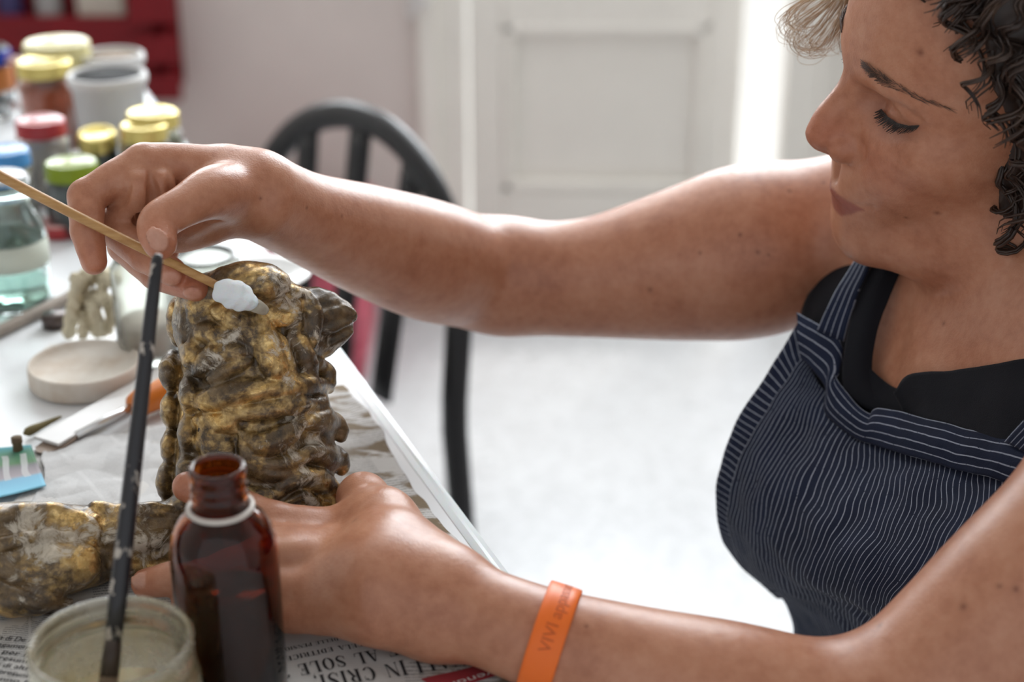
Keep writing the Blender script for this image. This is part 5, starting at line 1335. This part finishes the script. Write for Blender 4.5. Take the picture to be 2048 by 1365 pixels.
# ================================================================ foreground: amber bottle, jar and brush
m_amber = mat('amber_glass', (0.34, 0.085, 0.014), 0.04, trans=1.0, ior=1.42)
ab = T(474, 1404); abase = (float(ab[0]), float(ab[1]), TABLE); R0 = 0.0248
bt = root('amber_bottle', 'brown amber glass bottle without a cap in front of the hand', 'bottle', abase)
hn = 0.1285
po = [(0, 0), (R0 * .88, 0), (R0 * .97, .002), (R0, .005), (R0, .082), (R0 * .985, .088), (R0 * .92, .0945), (R0 * .80, .1000), (R0 * .66, .1035), (.0142, .1055), (.0128, .1070), (.0122, .1085), (.0122, .1125), (.0129, .1132), (.0129, .1145), (.0122, .1152), (.0122, .1172), (.0129, .1180), (.0129, .1193), (.0122, .1200), (.0122, .1225), (.0128, .1235), (.0130, .1262), (.0126, .1280), (.0116, hn)]
pi_ = [(.0104, .1280), (.0101, .1255), (.0101, .1090), (.0112, .1050), (R0 * .62, .1010), (R0 * .76, .0972), (R0 * .87, .0920), (R0 * .93, .0865), (R0 * .94, .081), (R0 * .94, .007), (R0 * .86, .004), (0, .0035)]
part('glass', lathe(po + pi_, abase, 72), m_amber, bt)
part('liquid', lathe([(0, .0042), (R0 * .85, .0045), (R0 * .932, .0075), (R0 * .932, .060), (0, .060)], abase, 56), mat('dark_liquid', (0.05, 0.025, 0.015), 0.05, trans=0.6, ior=1.36), bt)
part('collar_ring', lathe([(.0128 + .0014 + .0014 * math.cos(a), .1072 + .0014 * math.sin(a)) for a in np.linspace(0, 2 * math.pi, 13)], abase, 48), simple('white_ring', (0.60, 0.55, 0.50), 0.5), bt)
# preserving jar
jt = T(221, 1284, TABLE + .072); jb = (float(jt[0]), float(jt[1]), TABLE); RJ = 165 * pix(jt)[2] / FPX
m_dirty = mat('yellowed_glass', (0.86, 0.80, 0.62), 0.12, trans=0.9, ior=1.45)
t = NT(m_dirty); co = t.coord(); t.out(Roughness=t.ramp(t.noise(co, 60, 5), [(0.4, (0.06,) * 3), (0.65, (0.4,) * 3)]), Base__Color=t.ramp(t.noise(co, 30, 5), [(0.35, (0.72, 0.62, 0.38)), (0.6, (0.90, 0.87, 0.76))]))
pj = root('brush_jar', 'yellowed open glass jar holding the black brush in the foreground', 'jar', jb)
po = [(0, 0), (RJ * .9, 0), (RJ * 1.02, .004), (RJ * 1.04, .05), (RJ * 1.0, .056), (RJ * .95, .058), (RJ * .95, .060), (RJ * .99, .0612), (RJ * .99, .0635), (RJ * .95, .065), (RJ * .95, .0685), (RJ * .99, .0700), (RJ, .0715), (RJ * .975, .073)]
pi_ = [(RJ * .93, .0725), (RJ * .905, .070), (RJ * .905, .058), (RJ * .96, .054), (RJ * .985, .048), (RJ * .97, .007), (RJ * .88, .004), (0, .0038)]
part('glass', lathe(po + pi_, jb, 72), m_dirty, pj)
part('liquid', lathe([(0, .0042), (RJ * .87, .0044), (RJ * .962, .0075), (RJ * .972, .034), (0, .034)], jb, 56), mat('cloudy_wash', (0.62, 0.58, 0.46), 0.15, sss=0.2), pj)
# brush
q0 = W(216, 1372, .712); q1 = W(316, 508, .745); qd = q1 - q0; Lb = np.linalg.norm(qd)
m_bhandle = mat('black_lacquer_worn', (0.02, 0.019, 0.022), 0.3)
t = NT(m_bhandle); co = t.coord(); mp = t.n('ShaderNodeMapping'); t.link(co, mp.inputs[0]); mp.inputs['Scale'].default_value = (150, 150, 38)
pw = t.ramp(t.noise(mp.outputs[0], 1.0, 4, 0.6), [(0.60, (0, 0, 0)), (0.64, (1, 1, 1))])
sepz = t.n('ShaderNodeSeparateXYZ'); t.link(co, sepz.inputs[0])
t.out(Base__Color=t.mix(t.math('MULTIPLY', pw, 0.9), (0.02, 0.019, 0.022), (0.52, 0.46, 0.40)), Roughness=t.math('MULTIPLY_ADD', pw, 0.4, 0.25))
bz = root('paint_brush', 'long black paint-smeared brush leaning in the yellowed jar', 'brush', tuple(q0))
us = np.array([0.10, 0.2, 0.35, 0.5, 0.7, 0.9, 0.985, 0.997, 1.0]); rs = np.array([.0038, .0042, .0042, .0040, .0036, .0031, .0027, .0020, .0005])
part('handle', tube(q0 + np.outer(us, qd), rs, 14), m_bhandle, bz)
part('tip_wear', tube(q0 + np.outer([0.9965, 0.9995, 1.001], qd), [.0018, .0014, .0004], 10), m_whiteink, bz)
part('ferrule', tube(q0 + np.outer([0.02, 0.06, 0.105], qd), [.0042, .0042, .0037], 14), mat('dark_ferrule', (0.05, 0.035, 0.028), 0.4, metal=0.3), bz)
part('bristles', tube(q0 + np.outer([-0.09, -0.06, -0.02, 0.022], qd), [.0008, .0036, .0046, .0041], 12), simple('stiff_bristle', (0.16, 0.11, 0.07), 0.8, 200, 0.2), bz)
# cotton swab on its stick
m_stick = mat('bamboo', (0.47, 0.25, 0.085), 0.45); t = NT(m_stick); co = t.coord()
mp = t.n('ShaderNodeMapping'); t.link(co, mp.inputs[0]); mp.inputs['Scale'].default_value = (30, 300, 300)
t.out(Base__Color=t.ramp(t.noise(mp.outputs[0], 1.0, 4), [(0.3, (0.36, 0.17, 0.05)), (0.6, (0.50, 0.28, 0.10)), (0.8, (0.60, 0.38, 0.17))]))
SW = [W(-40, 328, .836), W(0, 352, .8375), W(150, 430, .8425), W(300, 505, .8475), W(452, 580, .853), W(478, 594, .855)]
sw = root('cotton_swab', 'long bamboo stick with a white cotton swab tip held in the fingers', 'swab', tuple(SW[4]))
part('stick', tube(catmull(SW, 30), np.linspace(.0030, .0021, 30), 12), m_stick, sw)
m_wool = mat('white_cotton_wool', (0.86, 0.86, 0.88), 0.95, sss=0.3)
t = NT(m_wool); co = t.coord(); t.out(Normal=t.bump(t.noise(co, 700, 6, 0.7), 0.8, 0.001))
CW = [pe(470, 590, .8425, 40, 24, 25, 6, roll=-0.42), pe(452, 580, .8440, 22, 17, 18, 5), pe(446, 592, .8440, 16, 12, 16, 5), pe(492, 602, .842, 22, 17, 20, 5, roll=-0.4), pe(474, 576, .842, 18, 12, 15, 4), pe(470, 608, .842, 20, 10, 15, 4)]
cp2, cq2 = sculpt(CW, W(474, 590, .8425) - .025, W(474, 590, .8425) + .025, 0.0007, lambda P, S_: S_ + 0.0006 * np.sin(P[:, 0] * 500 + P[:, 1] * 400) * np.sin(P[:, 2] * 700 - P[:, 0] * 350))
fast_mesh('cotton_tip', cp2, cq2, m_wool, sw, tuple(sw.location))
CW = [pl_([(496, 604, .843, 15), (514, 613, .845, 14), (527, 620, .849, 11)], 3)]
cp2, cq2 = sculpt(CW, W(514, 610, .847) - .02, W(514, 610, .847) + .02, 0.0007)
fast_mesh('soiled_end', cp2, cq2, simple('soiled_cotton', (0.40, 0.36, 0.28), 0.8, 120, 0.25, 0.5), sw, tuple(sw.location))
